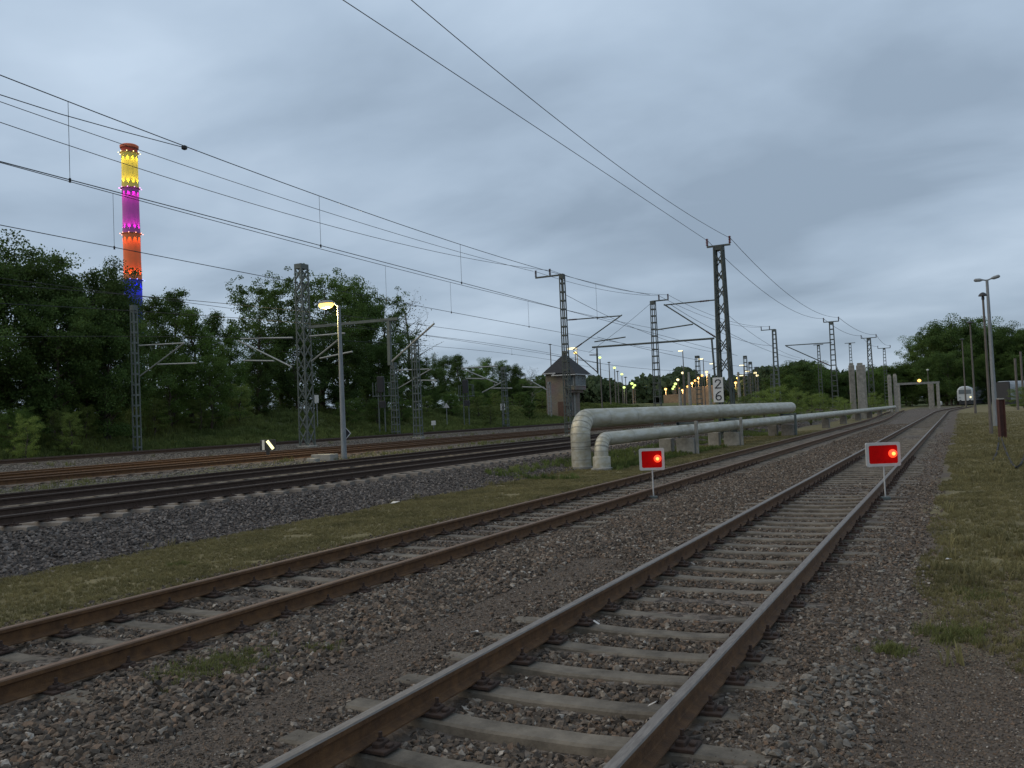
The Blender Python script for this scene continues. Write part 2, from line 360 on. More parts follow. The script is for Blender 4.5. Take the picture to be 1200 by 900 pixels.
gys = sorted(set([round(v, 3) for v in [-60, -20, -6]+lin(-3, 2, .4)+lin(2, 9, .06)+lin(9, 16, .12)+lin(16, 40, .4)+lin(40, 110, 1.5)+lin(110, 260, 8)+[300, 400, 600, 900, 1400, 2500]]))
GX, GY = np.meshgrid(np.array(gxs), np.array(gys)); GZ = gzn(GX, GY)
nx, ny = len(gxs), len(gys); vv = np.stack([GX.ravel(), GY.ravel(), GZ.ravel()], 1)
ii = (np.arange(ny-1)[:, None]*nx+np.arange(nx-1)[None]).ravel(); ff = np.stack([ii, ii+1, ii+nx+1, ii+nx], 1)
def np_mesh(name, V, F, mats, parent=None, smooth=False, kind=None):
    me = bpy.data.meshes.new(name); V = np.asarray(V, np.float32); F = np.asarray(F, np.int32); k = F.shape[1]
    me.vertices.add(len(V)); me.vertices.foreach_set('co', V.ravel()); me.loops.add(F.size); me.loops.foreach_set('vertex_index', F.ravel())
    me.polygons.add(len(F)); me.polygons.foreach_set('loop_start', np.arange(0, F.size, k, dtype=np.int32))
    me.polygons.foreach_set('use_smooth', np.full(len(F), smooth)); me.update(calc_edges=True); me.validate()
    for m_ in (mats if isinstance(mats, (list, tuple)) else [mats]): me.materials.append(m_)
    o = bpy.data.objects.new(name, me); C.objects.link(o); o.parent = parent
    if kind: o['kind'] = kind
    return o
np_mesh('ground', vv, ff, M['ground'], smooth=True, kind='structure')

# ------------------------------------------------------------------ the tracks
def railprof(w=1.0):
    # foot at z 0, head top at .149
    return [(-.0625, 0), (.0625, 0), (.0625, .010), (.012, .024), (.008, .034), (.008, .100), (.0335, .112), (.0345, .138), (.028, .148), (-.028, .148), (-.0345, .138), (-.0335, .112), (-.008, .100), (-.008, .034), (-.012, .024), (-.0625, .010)]
def sm(t): t = max(0, min(1, t)); return t*t*(3-2*t)
def track(k, y0, y1, label, headmat, sidemat, curve=None, ties='concrete', fast_n=0, tie_y0=None, sp_=.585, wig=.003):
    D, zr = TRACKS[k]; zt = zr-.165
    root = empty('railway_track', (-D, 0, 0), 0, label, 'railway track')
    off = curve or (lambda y: 0)
    ys = list(np.arange(y0, 30, 1.0))+list(np.arange(30, y1+.1, 4.0)); ys = [y for y in ys if y <= y1]
    for s in (-1, 1):
        m = MB(); pr = railprof()
        m.sweep(pr, [(s*.7525+off(y)+wig*math.sin(y*.7+k+s), y, zt+.017) for y in ys])
        # the running surface is its own material
        o = m.build('rail', [sidemat, headmat], root)
        n = len(pr)
        mi = []
        for f in m.f:
            if len(f) == 4 and f[0] % n in (8, 9) and f[3] % n in (9, 10) or (len(f) == 4 and f[0] % n in (8, 9, 7)): mi.append(1)
            else: mi.append(0)
        o.data.polygons.foreach_set('material_index', mi)
    tm = M[{'concrete': 'sleeper', 'pale': 'sleeper_pale', 'wood': 'sleeper_wood'}[ties]]
    # one sleeper, then copies
    def tiemesh():
        m = MB(); hw, hb = .105, .13
        V = []
        for x in (-1.3, -.9, -.3, 0, .3, .9, 1.3):
            dz = -.028 if abs(x) < .5 else 0
            V += [(x, -hb, -.2), (x, -hw+.01, dz-.012), (x, -hw+.03, dz), (x, hw-.03, dz), (x, hw-.01, dz-.012), (x, hb, -.2)]
        F = []
        for i in range(6):
            for j in range(5): F.append((i*6+j, (i+1)*6+j, (i+1)*6+j+1, i*6+j+1))
        F += [tuple(range(5, -1, -1)), tuple(36+j for j in range(6))]
        m.add(V, F); return m
    ys_ = list(np.arange(tie_y0 if tie_y0 is not None else y0, y1-1, sp_))
    proto = tiemesh().build('sleeper', tm, root)
    fm = MB()
    fm.bbox((0, 0, .009), (.36, .16, .018), .004)
    for s in (-1, 1):
        fm.bbox((s*.098, 0, .030), (.05, .10, .03), .006)
        fm.lathe([(.021, 0), (.021, .018), (.012, .02), (.012, .052), (.0, .054)], (s*.098, 0, .04), 6)
        fm.bbox((s*.155, .0, .024), (.035, .05, .026), .006)
    fast_me = None; pad_me = None
    for i, y in enumerate(ys_[:100]):
        o = proto if i == 0 else proto.copy()
        if i: C.objects.link(o); o.parent = root
        o.location = (off(y)+rng.normal()*.012, y, zt+rng.normal()*.003)
        o.rotation_euler = (0, rng.normal()*.002, rng.normal()*.006)
        if i < fast_n:
            for s in (-1, 1):
                if fast_me is None: f = fm.build('rail_fastening', M['plate'], o); fast_me = f.data
                else: f = bpy.data.objects.new('rail_fastening', fast_me); C.objects.link(f); f.parent = o
                f.location = (s*.7525, 0, -.001)
                if k == 1 and rng.random() < (.4 if i < 9 else .06):
                    p = MB(); q = rng.choice([-1, 1]); rr = rng.normal()*.1
                    p.box((0, 0, 0), (.055, .03, .003), Matrix.Rotation(q*.5+rr*.3, 3, 'Y') @ Matrix.Rotation(rr, 3, 'Z'))
                    p.build('plastic_pad', M['pad'], f, loc=(q*.235, -.06, .018+.012))
    if len(ys_) > 100:
        m = MB()
        for y in ys_[100:]: m.box((off(y), y, zt-.1), (2.6, .26, .2))
        o = m.build('sleeper', tm, root); o['kind'] = 'stuff'
        fm2 = MB()
    return root
c1 = lambda y: 3.4*sm((y-115)/75)
track(1, -4, 186, 'near straight railway track with grey-topped rails at the right, red lamp board beside it', M['rail_head'], M['rail_rust'], c1, fast_n=46, tie_y0=2.79)
track(2, -4, 150, 'rusty-topped railway track between the near track and the pipes', M['rail_head_rust'], M['rail_rust'], lambda y: -2.2*sm((y-70)/80), fast_n=44, tie_y0=2.3)
M['head_dark'] = mat('head_dark', (.045, .032, .025), .85, .0, col2=(.08, .06, .048), scale=14, streak=(6, .6, 6))
track(3, 2, 190, 'dark railway track on the raised ballast bed, nearest of the two main tracks', M['head_dark'], M['rail_dark'], fast_n=30, ties='pale')
track(4, 2, 190, 'dark railway track behind the nearest main track, beside the lit lamp post', M['head_dark'], M['rail_dark'])
track(5, 4, 190, 'rusty brown track lit yellow by the glowing lamp, in front of the white signal', M['rail_head_rust'], M['rail_rust'], ties='wood')
track(6, 4, 190, 'rusty brown track in front of the wide lattice mast foot', M['rail_head_rust'], M['rail_rust'], ties='wood')
track(7, 6, 190, 'farthest dark track at the foot of the green bank', M['head_dark'], M['rail_dark'])

# ------------------------------------------------------------------ pipes
PD = lambda y: 10.85-.06*(y-26.5)
QD = lambda y: 9.95-.045*(max(26, min(y, 55))-26)
def pipe_run(pts, r, rb, name, label, cat, base_y, base_D, zc, collar):
    root = empty(name, (-base_D, base_y, 0), 0, label, cat)
    P = [Vector(p)-root.location for p in pts]
    m = MB(); m.tube(P, r, 28); m.build('cladding', M['pipe'], root, True)
    # seam bands along the run
    s = MB(); acc = 0; nxt = .8
    for i in range(1, len(P)):
        d = P[i]-P[i-1]; L_ = d.length
        while acc+L_ > nxt:
            q = P[i-1]+d*((nxt-acc)/L_); u = d.normalized()
            s.tube([q-u*.012, q+u*.012], r+.006, 28, False); nxt += 2.4
        acc += L_
    return root, s
# big pipe
zb = 1.58
pts = [(-PD(26.2), 26.2, -.1), (-PD(26.2), 26.2, .55)]
EL = .56
for a in range(0, 91, 15):
    t = R(a); pts.append((-PD(26.2+EL*(1-math.cos(t))), 26.2+EL*(1-math.cos(t)), zb-EL+EL*math.sin(t)))
for y in (30, 36, 42, 48, 55): pts.append((-PD(y), y, zb+.03*math.sin(y)*0))
big, s = pipe_run(pts, .315, .315, 'heating_pipe', 'thick grey clad pipe rising in a tall elbow and running above the thinner pipe', 'pipe', 26.2, PD(26.2), zb, True)
for a in range(7, 90, 15):
    t = R(a); q = Vector((-PD(26.2+EL*(1-math.cos(t))), 26.2+EL*(1-math.cos(t)), zb-EL+EL*math.sin(t)))-big.location
    u = Vector((.0, math.sin(t), math.cos(t))); s.tube([q-u*.009, q+u*.009], .322, 28, False)
for z in (.28, .62, .84): s.tube([Vector((0, 0, z)), Vector((0, 0, z+.018))], .321, 28, False)
s.build('seam_band', M['seam'], big, True)
m = MB(); m.lathe([(.36, -.1), (.36, .07), (.3, .08)], n=24); m.build('foot_collar', M['concrete'], big)
m = MB(); yy = 55-26.2; m.lathe([(.3, 0), (.24, .1), (.08, .15)], n=20); o = m.build('end_cap', M['pipe'], big, True); o.rotation_euler = (R(-90), 0, 0); o.location = Vector((-PD(55), 55, zb))-big.location
# thin pipe
zq = .93; EL = .42; QR = .215
pts = [(-QD(25.6), 25.6, -.1), (-QD(25.6), 25.6, .35)]
for a in range(0, 91, 15):
    t = R(a); pts.append((-QD(26), 25.6+EL*(1-math.cos(t)), zq-EL+EL*math.sin(t)))
for y in (30, 36, 42, 48, 55, 70, 85, 100, 118, 135): pts.append((-QD(y)+(.0 if y < 60 else (y-60)*.004), y, zq-(0 if y < 55 else (y-55)*.002)))
thin, s = pipe_run(pts, QR, .26, 'heating_pipe', 'thinner grey zinc-clad pipe with a small elbow, running low in front of the thick pipe', 'pipe', 25.6, QD(25.6), zq, True)
for a in range(7, 90, 15):
    t = R(a); q = Vector((0, EL*(1-math.cos(t)), zq-EL+EL*math.sin(t))); u = Vector((0, math.sin(t), math.cos(t))); s.tube([q-u*.008, q+u*.008], QR+.006, 24, False)
s.build('seam_band', M['seam'], thin, True)
m = MB(); m.lathe([(.275, -.1), (.275, .38), (.272, .40), (.23, .42)], n=24); m.build('elbow_sleeve', M['pipe'], thin, True)
m = MB(); m.lathe([(.34, -.1), (.34, .06), (.27, .08)], n=20); m.build('foot_collar', M['concrete'], thin)
sup = [('concrete pipe support block nearest the pipe elbows, with a steel post', 34.0), ('second concrete pipe support block from the elbows, behind the rusty track', 40.5),
       ('dark concrete pipe support under the end of the thick pipe', 52.0)]
for i, (lb, y) in enumerate(sup):
    xc = -(PD(y)+QD(y))/2+.0
    r_ = empty('pipe_support', (xc, y, 0), 0, lb, 'pipe support', 'supports under the pipes')
    dm = M['concrete_dark'] if i == 2 else M['concrete']; qx_ = -QD(y)-xc
    m = MB(); m.bbox((qx_-.05, 0, .22), (.72, .42, .8), .02); m.bbox((qx_-.95, .3, .22), (.5, .42, .8), .02); m.build('block', dm, r_)
    m = MB(); qx = -QD(y)-xc
    m.bbox((qx+.38, -.1, .6), (.12, .12, 1.35), .01); m.build('post', M['concrete'] if i < 2 else M['galv'], r_)
    m = MB(); m.bbox((qx-.35, 0, .9), (.09, .09, .7), .008); m.bar((qx-.42, 0, 1.2), (qx+.42, 0, 1.2), .09); m.build('saddle', M['galv'], r_)
for y, d in ((66, 0), (76, 1), (87, 2), (98, 3), (110, 4)):
    r_ = empty('pipe_support', (-QD(y)+(y-60)*.004, y, 0), 0, 'low concrete stub under the far stretch of the thin pipe', 'pipe support', 'far stubs under the thin pipe')
    m = MB(); m.bbox((0, 0, .3), (.5, .35, .75), .02); m.build('block', M['concrete_dark'], r_)

# ------------------------------------------------------------------ masts and overhead line
def gpos(D, Y): return Vector((-D, Y, float(gz(-D, Y))))
def lattice(h, w0, w1, d0, d1, style):
    m = MB(); leg = .105 if w0 > .65 else .06
    def c(z, sx, sy): t = z/h; return Vector((sx*(w0+(w1-w0)*t)/2, sy*(d0+(d1-d0)*t)/2, z))
    for sx in (-1, 1):
        for sy in (-1, 1): m.bar(c(-.3, sx, sy), c(h, sx, sy), leg)
    if style == 'ladder':
        z = .3
        while z < h:
            for sy in (-1, 1): m.bar(c(z, -1, sy), c(z, 1, sy), .05, .09)
            for sx in (-1, 1): m.bar(c(z, sx, -1), c(z, sx, 1), .05, .09)
            z += .52
    else:
        z = .1
        while z < h-.3:
            st = (w0+(w1-w0)*z/h)*1.25+.12; z2 = min(h, z+st)
            for sy in (-1, 1):
                m.bar(c(z, -1, sy), c(z2, 1, sy), .045); m.bar(c(z, 1, sy), c(z2, -1, sy), .045)
            for sx in (-1, 1): m.bar(c(z, sx, -1), c(z2, sx, 1), .045); m.bar(c(z, sx, 1), c(z2, sx, -1), .045)
            z = z2+(st*.25 if style == 'xgap' else 0)
    m.box((0, 0, h-.12), (w1+leg, d1+leg, .26))
    return m
def insulator(c, n=5, h=.4, r=.085):
    m = MB(); prof = [(.025, 0)]
    for k in range(n): z = (k+.3)*h/n; prof += [(.04, z), (r, z+h/n*.3), (.04, z+h/n*.6)]
    prof += [(.03, h)]; m.lathe(prof, c, 10); return m
def tubes(root, segs, r, matl, name='cantilever_arm'):
    for a, b in segs:
        m = MB(); a = a-root.location; b = b-root.location; m.tube([a, b], r, 8); m.build(name, matl, root)
def insul_on(root, a, b, t0, L_, matl, r=.055):   # a rod insulator laid into an arm
    a = a-root.location; b = b-root.location; d = (b-a); u = d.normalized(); p = a+d*t0; pts = []; rs = []
    for k in range(13): pts.append(p+u*L_*k/12); rs.append(r if k % 2 else r*.55)
    m = MB(); m.tube(pts, rs, 8); m.build('insulator', matl, root)
def mast(D, px, toppy, w0, w1, style, label, matl, group='catenary masts', Y=None, name='catenary_mast', dd=None):
    if Y is None: Y = at(px, toppy, D).y
    base = gpos(D, Y); top = aty(px, toppy, Y).z; h = top-base.z
    root = empty(name, base, 0, label, 'catenary mast', group)
    lattice(h, w0, w1, dd or w0, dd or w1, style).build('lattice_post', matl, root)
    m = MB(); m.bbox((0, 0, -.05), (w0+.2, (dd or w0)+.2, .3), .03); m.build('foundation', M['concrete'], root)
    return root, Y, h
def crossarm(root, h, xs, ins, matl, im):
    m = MB(); m.bar((xs[0], 0, h), (xs[1], 0, h), .11, .09); m.build('cross_arm', matl, root)
    for x_ in ins: insulator((x_, 0, h+.05)).build('insulator', im, root)

# the tall dark mast with the number plate
r26, Y26, h26 = mast(11.0, 842, 288, .68, .38, 'xgap', 'tall dark lattice mast with the white 26 number plate, behind the pipes', M['mast_dark'])
crossarm(r26, h26, (-.62, .62), (-.6, .6), M['mast_dark'], M['insul_red'])
A = lambda px, py: aty(px, py, Y26)
tubes(r26, [(A(838, 351.5), A(778, 357.5)), (A(840, 396), A(778, 356.7)), (A(768, 386.7), A(812, 380))], .035, M['mast_dark'])
insul_on(r26, A(838, 351.5), A(778, 357.5), .12, .5, M['insul']); insul_on(r26, A(840, 396), A(778, 356.7), .04, .55, M['insul'])
# number plate
pc = A(845.8, 457)-r26.location
pl = MB(); pl.bbox((0, 0, 0), (.52, .03, 1.28), .01); po = pl.build('number_plate', M['white'], r26, loc=(pc.x, -.75, pc.z))
po.rotation_euler = (0, 0, R(12))
def strokes(segs, wd, name, parent, loc, matl, dep=.012):
    m = MB()
    for pl_ in segs:
        for a, b in zip(pl_[:-1], pl_[1:]): m.bar((a[0], 0, a[1]), (b[0], 0, b[1]), dep, wd) if False else _flat(m, a, b, wd, dep)
    return m.build(name, matl, parent, loc=loc)
def _flat(m, a, b, wd, dep):
    d = Vector((b[0]-a[0], 0, b[1]-a[1])); u = d.normalized()*wd*.45; a = Vector((a[0], 0, a[1]))-u; b = Vector((b[0], 0, b[1]))+u
    n = Vector((-u.z, 0, u.x)).normalized()*wd/2; f = Vector((0, -dep, 0))
    vs = [a-n, b-n, b+n, a+n]; vs += [v+f for v in vs]
    m.add(vs, [(0, 1, 2, 3), (7, 6, 5, 4), (0, 4, 5, 1), (1, 5, 6, 2), (2, 6, 7, 3), (3, 7, 4, 0)])
two = [(-.13, .12), (-.11, .18), (-.05, .22), (.05, .22), (.12, .17), (.12, .09), (.05, 0), (-.14, -.2), (.14, -.2)]
six = [(.1, .21), (.0, .17), (-.1, .06), (-.13, -.06), (-.12, -.15), (-.05, -.22), (.05, -.22), (.12, -.16), (.13, -.08), (.08, -.01), (-.02, .01), (-.12, -.05)]
strokes([two], .055, 'digit', po, (0, -.015, .3), M['black']); strokes([six], .055, 'digit', po, (0, -.015, -.3), M['black'])

rB, YB, hB = mast(20.9, 658.5, 322, .36, .2, 'ladder', 'slim ladder-like mast with an arm to the left, in front of the signal tower', M['mast_dark'], dd=.3)
crossarm(rB, hB, (-1.75, .1), (-1.72, -.78), M['mast_dark'], M['insul'])
A = lambda px, py: aty(px, py, YB)
tubes(rB, [(A(665, 375), A(728, 370)), (A(671.5, 410), A(729, 369)), (A(696.7, 400.5), A(733, 395))], .035, M['mast_dark'])
insul_on(rB, A(665, 375), A(728, 370), .03, .5, M['insul']); insul_on(rB, A(671.5, 410), A(729, 369), .05, .5, M['insul'])

rC, YC, hC = mast(20.9, 765, 353, .55, .28, 'ladder', 'dark mast carrying the long horizontal boom, left of the 26 mast', M['mast_dark'], dd=.4)
crossarm(rC, hC, (-.1, 1.25), (.5, 1.22), M['mast_dark'], M['insul'])
A = lambda px, py: aty(px, py, YC)
tubes(rC, [(A(694, 407), A(837, 396.5))], .075, M['mast_dark'], 'boom')
tubes(rC, [(A(699.5, 408), A(700.5, 438)), (A(834, 397), A(838.5, 450))], .075, M['mast_dark'], 'drop_tube')
tubes(rC, [(A(701, 437), A(672, 412)), (A(835, 432), A(842, 428)), (A(835, 409), A(842, 408))], .04, M['mast_dark'])
insul_on(rC, A(701, 437), A(672, 412), .03, .6, M['insul']); insul_on(rC, A(699, 416), A(689, 416), .0, .6, M['insul'])

rD, YD, hD = mast(19.0, 907, 386, .7, .34, 'ladder', 'mast with an arm to the left, between the 26 mast and the paired concrete columns', M['galv'], dd=.4)
crossarm(rD, hD, (-1.5, .1), (-1.45, -.5), M['mast_dark'], M['insul'])
rE, YE, hE = mast(11.3, 974, 377, .62, .34, 'ladder', 'two-armed mast standing just left of the tall concrete columns', M['mast_dark'], dd=.4)
crossarm(rE, hE, (-.75, .75), (-.72, .72), M['mast_dark'], M['insul'])
A = lambda px, py: aty(px, py, YE)
tubes(rE, [(A(974.5, 401.5), A(920, 405)), (A(974, 429), A(921, 405.5))], .05, M['mast_dark'])
insul_on(rE, A(974, 429), A(921, 405.5), .06, .9, M['insul'], .08)
rF, YF, hF = mast(10.8, 1018, 396, .8, .4, 'x', 'two-armed lattice mast right of the tall concrete columns', M['mast_dark'], dd=.5)
crossarm(rF, hF, (-1.0, 1.0), (-.95, .95), M['mast_dark'], M['insul'])
rG, YG, hG = mast(10.6, 1036, 408, .6, .3, 'ladder', 'small distant two-armed mast farthest to the right over the trees', M['mast_dark'], dd=.4)
crossarm(rG, hG, (-.95, .95), (-.92, .92), M['mast_dark'], M['insul'])
rH, YH, hH = mast(18.5, 959, 404, .55, .3, 'ladder', 'mast with a short top bar left of the two-armed mast by the columns', M['mast_dark'], dd=.4)
crossarm(rH, hH, (-.7, .7), (), M['mast_dark'], M['insul'])
rI, YI, hI = mast(15.5, 996, 402, .42, .3, 'ladder', 'thin mast rising directly behind the tall concrete columns', M['mast_dark'], dd=.3)
crossarm(rI, hI, (-.8, .8), (), M['mast_dark'], M['insul'])
for px, py, D, lb in ((817, 417, 26, 'far lattice mast among the station lamps left of the 26 mast'), (873, 417, 25, 'far thin mast behind the station lamps right of the 26 mast'),
                      (879, 424, 25.5, 'second far thin mast right of the 26 mast'), (886, 430, 27, 'third far thin mast, the shortest right of the 26 mast'), (904, 438, 30, 'short far post beside the mast with the arm to the left')):
    mast(D, px, py, .6, .35, 'ladder', lb, M['mast_dark'], 'far masts over the station', dd=.5)

# the wide grey mast by the bank
rJ, YJ, hJ = mast(31.0, 353, 310, .56, .4, 'x', 'wide grey lattice mast with cantilevers to both sides, left of the glowing lamp', M['galv'], dd=.56)
A = lambda px, py: aty(px, py, YJ)
tubes(rJ, [(A(282, 397), A(343, 395.7)), (A(279, 399), A(342, 430)), (A(285.6, 422.5), A(321, 423)), (A(363, 394), A(404, 390.5)), (A(365, 423.5), A(398, 397)), (A(375, 420), A(413, 412))], .045, M['tube_alu'])
m = MB(); a = A(361, 383.5)-rJ.location; b = A(466, 373.5)-rJ.location; m.bar(a, b, .14, .14); m.build('boom', M['galv'], rJ)
m = MB(); a = A(455.5, 375)-rJ.location; b = A(457, 428)-rJ.location; m.bar(a, b, .17, .17); m.build('drop_tube', M['galv'], rJ)
tubes(rJ, [(A(458.7, 424), A(509, 379))], .05, M['tube_alu']); insul_on(rJ, A(458.7, 424), A(509, 379), .68, .7, M['insul'])

rK, YK, hK = mast(36.6, 156.5, 358, .3, .18, 'ladder', 'slim grey ladder-like mast below the lit chimney, at the foot of the bank', M['galv'], dd=.22)
A = lambda px, py: aty(px, py, YK)
tubes(rK, [(A(163, 405), A(216, 402)), (A(163.6, 441), A(216, 402)), (A(185, 427), A(230, 425.5))], .035, M['tube_alu'])
rL, YL, hL = mast(36.6, 461, 425, .5, .3, 'ladder', 'grey mast with a cantilever right, under the bare tree', M['galv'], dd=.3)
A = lambda px, py: aty(px, py, YL)
tubes(rL, [(A(463.6, 434), A(503, 432.5)), (A(466.7, 455), A(505.8, 432)), (A(489, 445.7), A(512, 445.7))], .04, M['tube_alu'])
rM, YM, hM = mast(31.5, 486, 398, .5, .3, 'ladder', 'grey ladder-like mast rising behind the cantilever under the bare tree', M['galv'], dd=.3)
rN, YN, hN = mast(40, 643, 448, .3, .3, 'ladder', 'pale post with a long cantilever to the left, beside the signal tower corner', M['tube_alu'], dd=.25)
A = lambda px, py: aty(px, py, YN)
tubes(rN, [(A(641, 457), A(618, 444)), (A(638, 454), A(612, 453.5))], .06, M['tube_alu'])
rO, YO, hO = mast(36.6, 590, 430, .5, .35, 'ladder', 'far grey mast with cantilevers over the shrubs, middle of the bank', M['galv'], dd=.3)
A = lambda px, py: aty(px, py, YO)
tubes(rO, [(A(541, 431.5), A(583, 429)), (A(541, 432), A(583, 449)), (A(546, 443.5), A(568, 444)), (A(592, 446), A(565, 460)), (A(576, 455), A(600, 455))], .06, M['tube_alu'])

# wires
def wire(pts, D, label, r=.011, ylo=None, yhi=None, name='overhead_wire', parent=None, deg=2, group='overhead wires'):
    P = [at(px, py, D) for px, py in pts]; ys = np.array([p.y for p in P]); zs = np.array([p.z for p in P])
    cf = np.polyfit(ys, zs, min(deg, len(P)-1)); lo = ylo if ylo is not None else ys.min(); hi = yhi if yhi is not None else ys.max()
    yy = np.linspace(lo, hi, 26); m = MB(); m.tube([(0, y-yy[0], float(np.polyval(cf, y))) for y in yy], r, 5)
    if parent is not None:
        o = m.build(name, M['wire'], parent); o.location = (0, yy[0], 0); return o, cf
    o = m.build(name, M['wire']); o.location = (-D, yy[0], 0); tag(o, label, 'wire', group); return o, cf
wire([(402, 0), (578, 116), (829.5, 282.5)], 11.6, 'overhead wire crossing the sky down to the left insulator of the 26 mast', ylo=5)
wire([(482, 0), (667, 151), (856.5, 279.5)], 10.4, 'overhead wire crossing the sky down to the right insulator of the 26 mast', ylo=5)
def span(a, b, sag, label, r=.012, group='overhead wires'):
    a = Vector(a); b = Vector(b); m = MB(); pts = []
    for k in range(17):
        t = k/16; p = a.lerp(b, t); p.z -= sag*4*t*(1-t); pts.append(p-a)
    m.tube(pts, r, 5); o = m.build('overhead_wire', M['wire'], loc=a); tag(o, label, 'wire', group); return o
def itop(root, h, x_): return root.location+Vector((x_, 0, h+.38))
span(itop(r26, h26, -.6), itop(rE, hE, -.72), 1.1, 'left overhead wire from the 26 mast to the mast by the concrete columns', .014)
span(itop(r26, h26, .6), itop(rE, hE, .72), 1.1, 'right overhead wire from the 26 mast to the mast by the concrete columns', .014)
span(itop(rE, hE, -.72), itop(rF, hF, -.95), .5, 'left overhead wire between the masts on both sides of the concrete columns', .02)
span(itop(rE, hE, .72), itop(rF, hF, .95), .5, 'right overhead wire between the masts on both sides of the concrete columns', .02)
span(itop(rF, hF, -.95), itop(rG, hG, -.92), .5, 'left wire between the two smallest two-armed masts', .02)
span(itop(rF, hF, .95), itop(rG, hG, .92), .5, 'right wire between the two smallest two-armed masts', .02)
wire([(0, 119), (160, 175), (400, 254), (625, 318)], 22.6, 'upper of the two feeder wires ending at the slim mast before the signal tower', ylo=3)
wire([(0, 143), (160, 197), (400, 268), (645, 317)], 21.6, 'lower of the two feeder wires ending at the slim mast before the signal tower', ylo=3)
span(itop(rB, hB, -1.72), itop(rC, hC, .5), .35, 'left feeder wire between the slim mast and the boom mast')
span(itop(rB, hB, -.78), itop(rC, hC, 1.22), .35, 'right feeder wire between the slim mast and the boom mast')
span(itop(rC, hC, .5), itop(rD, hD, -1.45), .7, 'left feeder wire beyond the boom mast', .014)
span(itop(rC, hC, 1.22), itop(rD, hD, -.5), .7, 'right feeder wire beyond the boom mast', .014)
def catline(D, label, mess, cont, drops, hi1, hi2, lo=3, r=.010):
    root = empty('catenary_line', (-D, 0, 0), 0, label, 'overhead line', 'contact lines over the tracks')
    _, cm = wire(mess, D, None, r, lo, hi1, 'messenger_wire', root)
    if cont: _, cc = wire(cont, D, None, r, lo, hi2, 'contact_wire', root)
    for px in drops:
        # x of the dropper is set where its foot is seen
        a = at(px[0], px[1], D); y = a.y; z0 = float(np.polyval(cc, y)) if cont else a.z; z1 = float(np.polyval(cm, y))
        m = MB(); m.tube([(0, y, z0), (0, y, z1)], .006, 4); m.lathe([(.022, -.05), (.022, .03)], (0, y, z0), 5); m.build('dropper', M['wire'], root)
    return root, cm, cc if cont else None
catline(14.35, 'overhead line with droppers over the nearest main track, top line at the left edge', [(0, 86), (216, 173), (370, 228), (538, 287), (662, 322), (782, 349)], [(0, 189), (82, 211), (376, 288), (541, 331), (642, 358), (760, 389)], [(82, 211), (376, 289), (541, 331), (700, 374)], 45, 65)
m = MB(); P = [at(0, 111, 14.35), at(72, 134, 14.35), at(140, 153, 14.35), at(216, 173, 14.35)]
p0 = P[0]+(P[0]-P[1])*.8; m.tube([q-P[0] for q in [p0]+P], .009, 5); o = m.build('overhead_wire', M['wire'], loc=P[0]); tag(o, 'wire joining the top left overhead line at a small dark clamp', 'wire', 'overhead wires')
m = MB(); m.lathe([(.02, -.05), (.06, -.03), (.06, .03), (.02, .05)], (0, 0, 0), 8); o = m.build('wire_clamp', M['black'], loc=P[3]); tag(o, 'small dark clamp where two wires meet right of the chimney top', 'clamp')
catline(18.25, 'overhead line over the second main track, its droppers hanging right of the chimney', [(0, 190), (128, 226), (450, 311), (640, 358)], [(0, 264), (134, 290), (304, 322), (453, 352), (529, 366), (622, 383)], [(134, 290), (453, 352), (529, 366), (620, 383)], 60, 62)
catline(23.75, 'overhead line over the lamp-lit rusty track', [(120, 340), (216, 355), (511, 382), (622, 400)], [(256, 371), (500, 393), (640, 413)], [(500, 393)], 62, 62)
catline(28.0, 'overhead line over the rusty track by the wide lattice mast', [(160, 349), (282, 360), (511, 396), (700, 425)], [(250, 395), (511, 406), (700, 432)], [(600, 418)], 75, 75, lo=14)
# lines running on between the masts to the right
for lb, a, b, sg in (('thin wire from the slim mast toward the station', at(662, 345, 20.9), at(860, 415, 20), .8), ('slack wire between the boom and the far mast', at(786, 357, 15), at(905, 405, 15), .6),
                     ('long thin wire under the boom', at(640, 415, 24), at(840, 433, 24), .5), ('thin wire passing right of the 26 mast toward the far masts', at(850, 388, 14.35), at(960, 425, 14.35), .5),
                     ('sagging wire from the 26 mast to the far shrubs', at(848, 365, 15), at(940, 420, 17), .6), ('diagonal stay wire from the boom mast down to the signal tower side', at(762, 356, 20.9), at(690, 413, 24), .1),
                     ('wire behind the boom mast toward the station lamps', at(700, 395, 18.25), at(905, 432, 18.25), .4)):
    span(a, b, sg, lb, .013)

# ------------------------------------------------------------------ lamps
def point(parent, loc, power, col, r=.15):
    l = bpy.data.lights.new('lamp_light', 'POINT'); l.energy = power; l.color = col; l.shadow_soft_size = r
    o = bpy.data.objects.new('lamp_light', l); C.objects.link(o); o.parent = parent; o.location = loc; return o
Yl = at(397, 358, 20.9).y; b0 = gpos(20.9, Yl); hl = aty(397, 358, Yl).z-b0.z
lp = empty('street_lamp', b0, 0, 'glowing yellow street lamp on a grey pole beside the rusty tracks', 'street lamp')
m = MB(); m.tube([(0, 0, -.2), (0, 0, hl)], [.11, .065], 12); m.build('pole', M['pole_grey'], lp, True)
hd = aty(382, 355, Yl)-b0
m = MB(); m.tube([(0, 0, hl-.1), (-.1, 0, hl+.03), (hd.x+.25, 0, hd.z+.06)], .03, 8); m.build('arm', M['pole_grey'], lp)
m = MB(); m.lathe([(.05, .1), (.16, .08), (.2, 0), (.19, -.02)], n=16); o = m.build('lamp_shade', M['pole_grey'], lp, loc=hd); o.scale = (1.7, .8, 1)
m = MB(); m.lathe([(.185, -.02), (.2, -.1), (.15, -.19), (.02, -.23)], n=16); o = m.build('lamp_lens', M['lamp_warm'], lp, loc=hd); o.scale = (1.7, .9, 1)
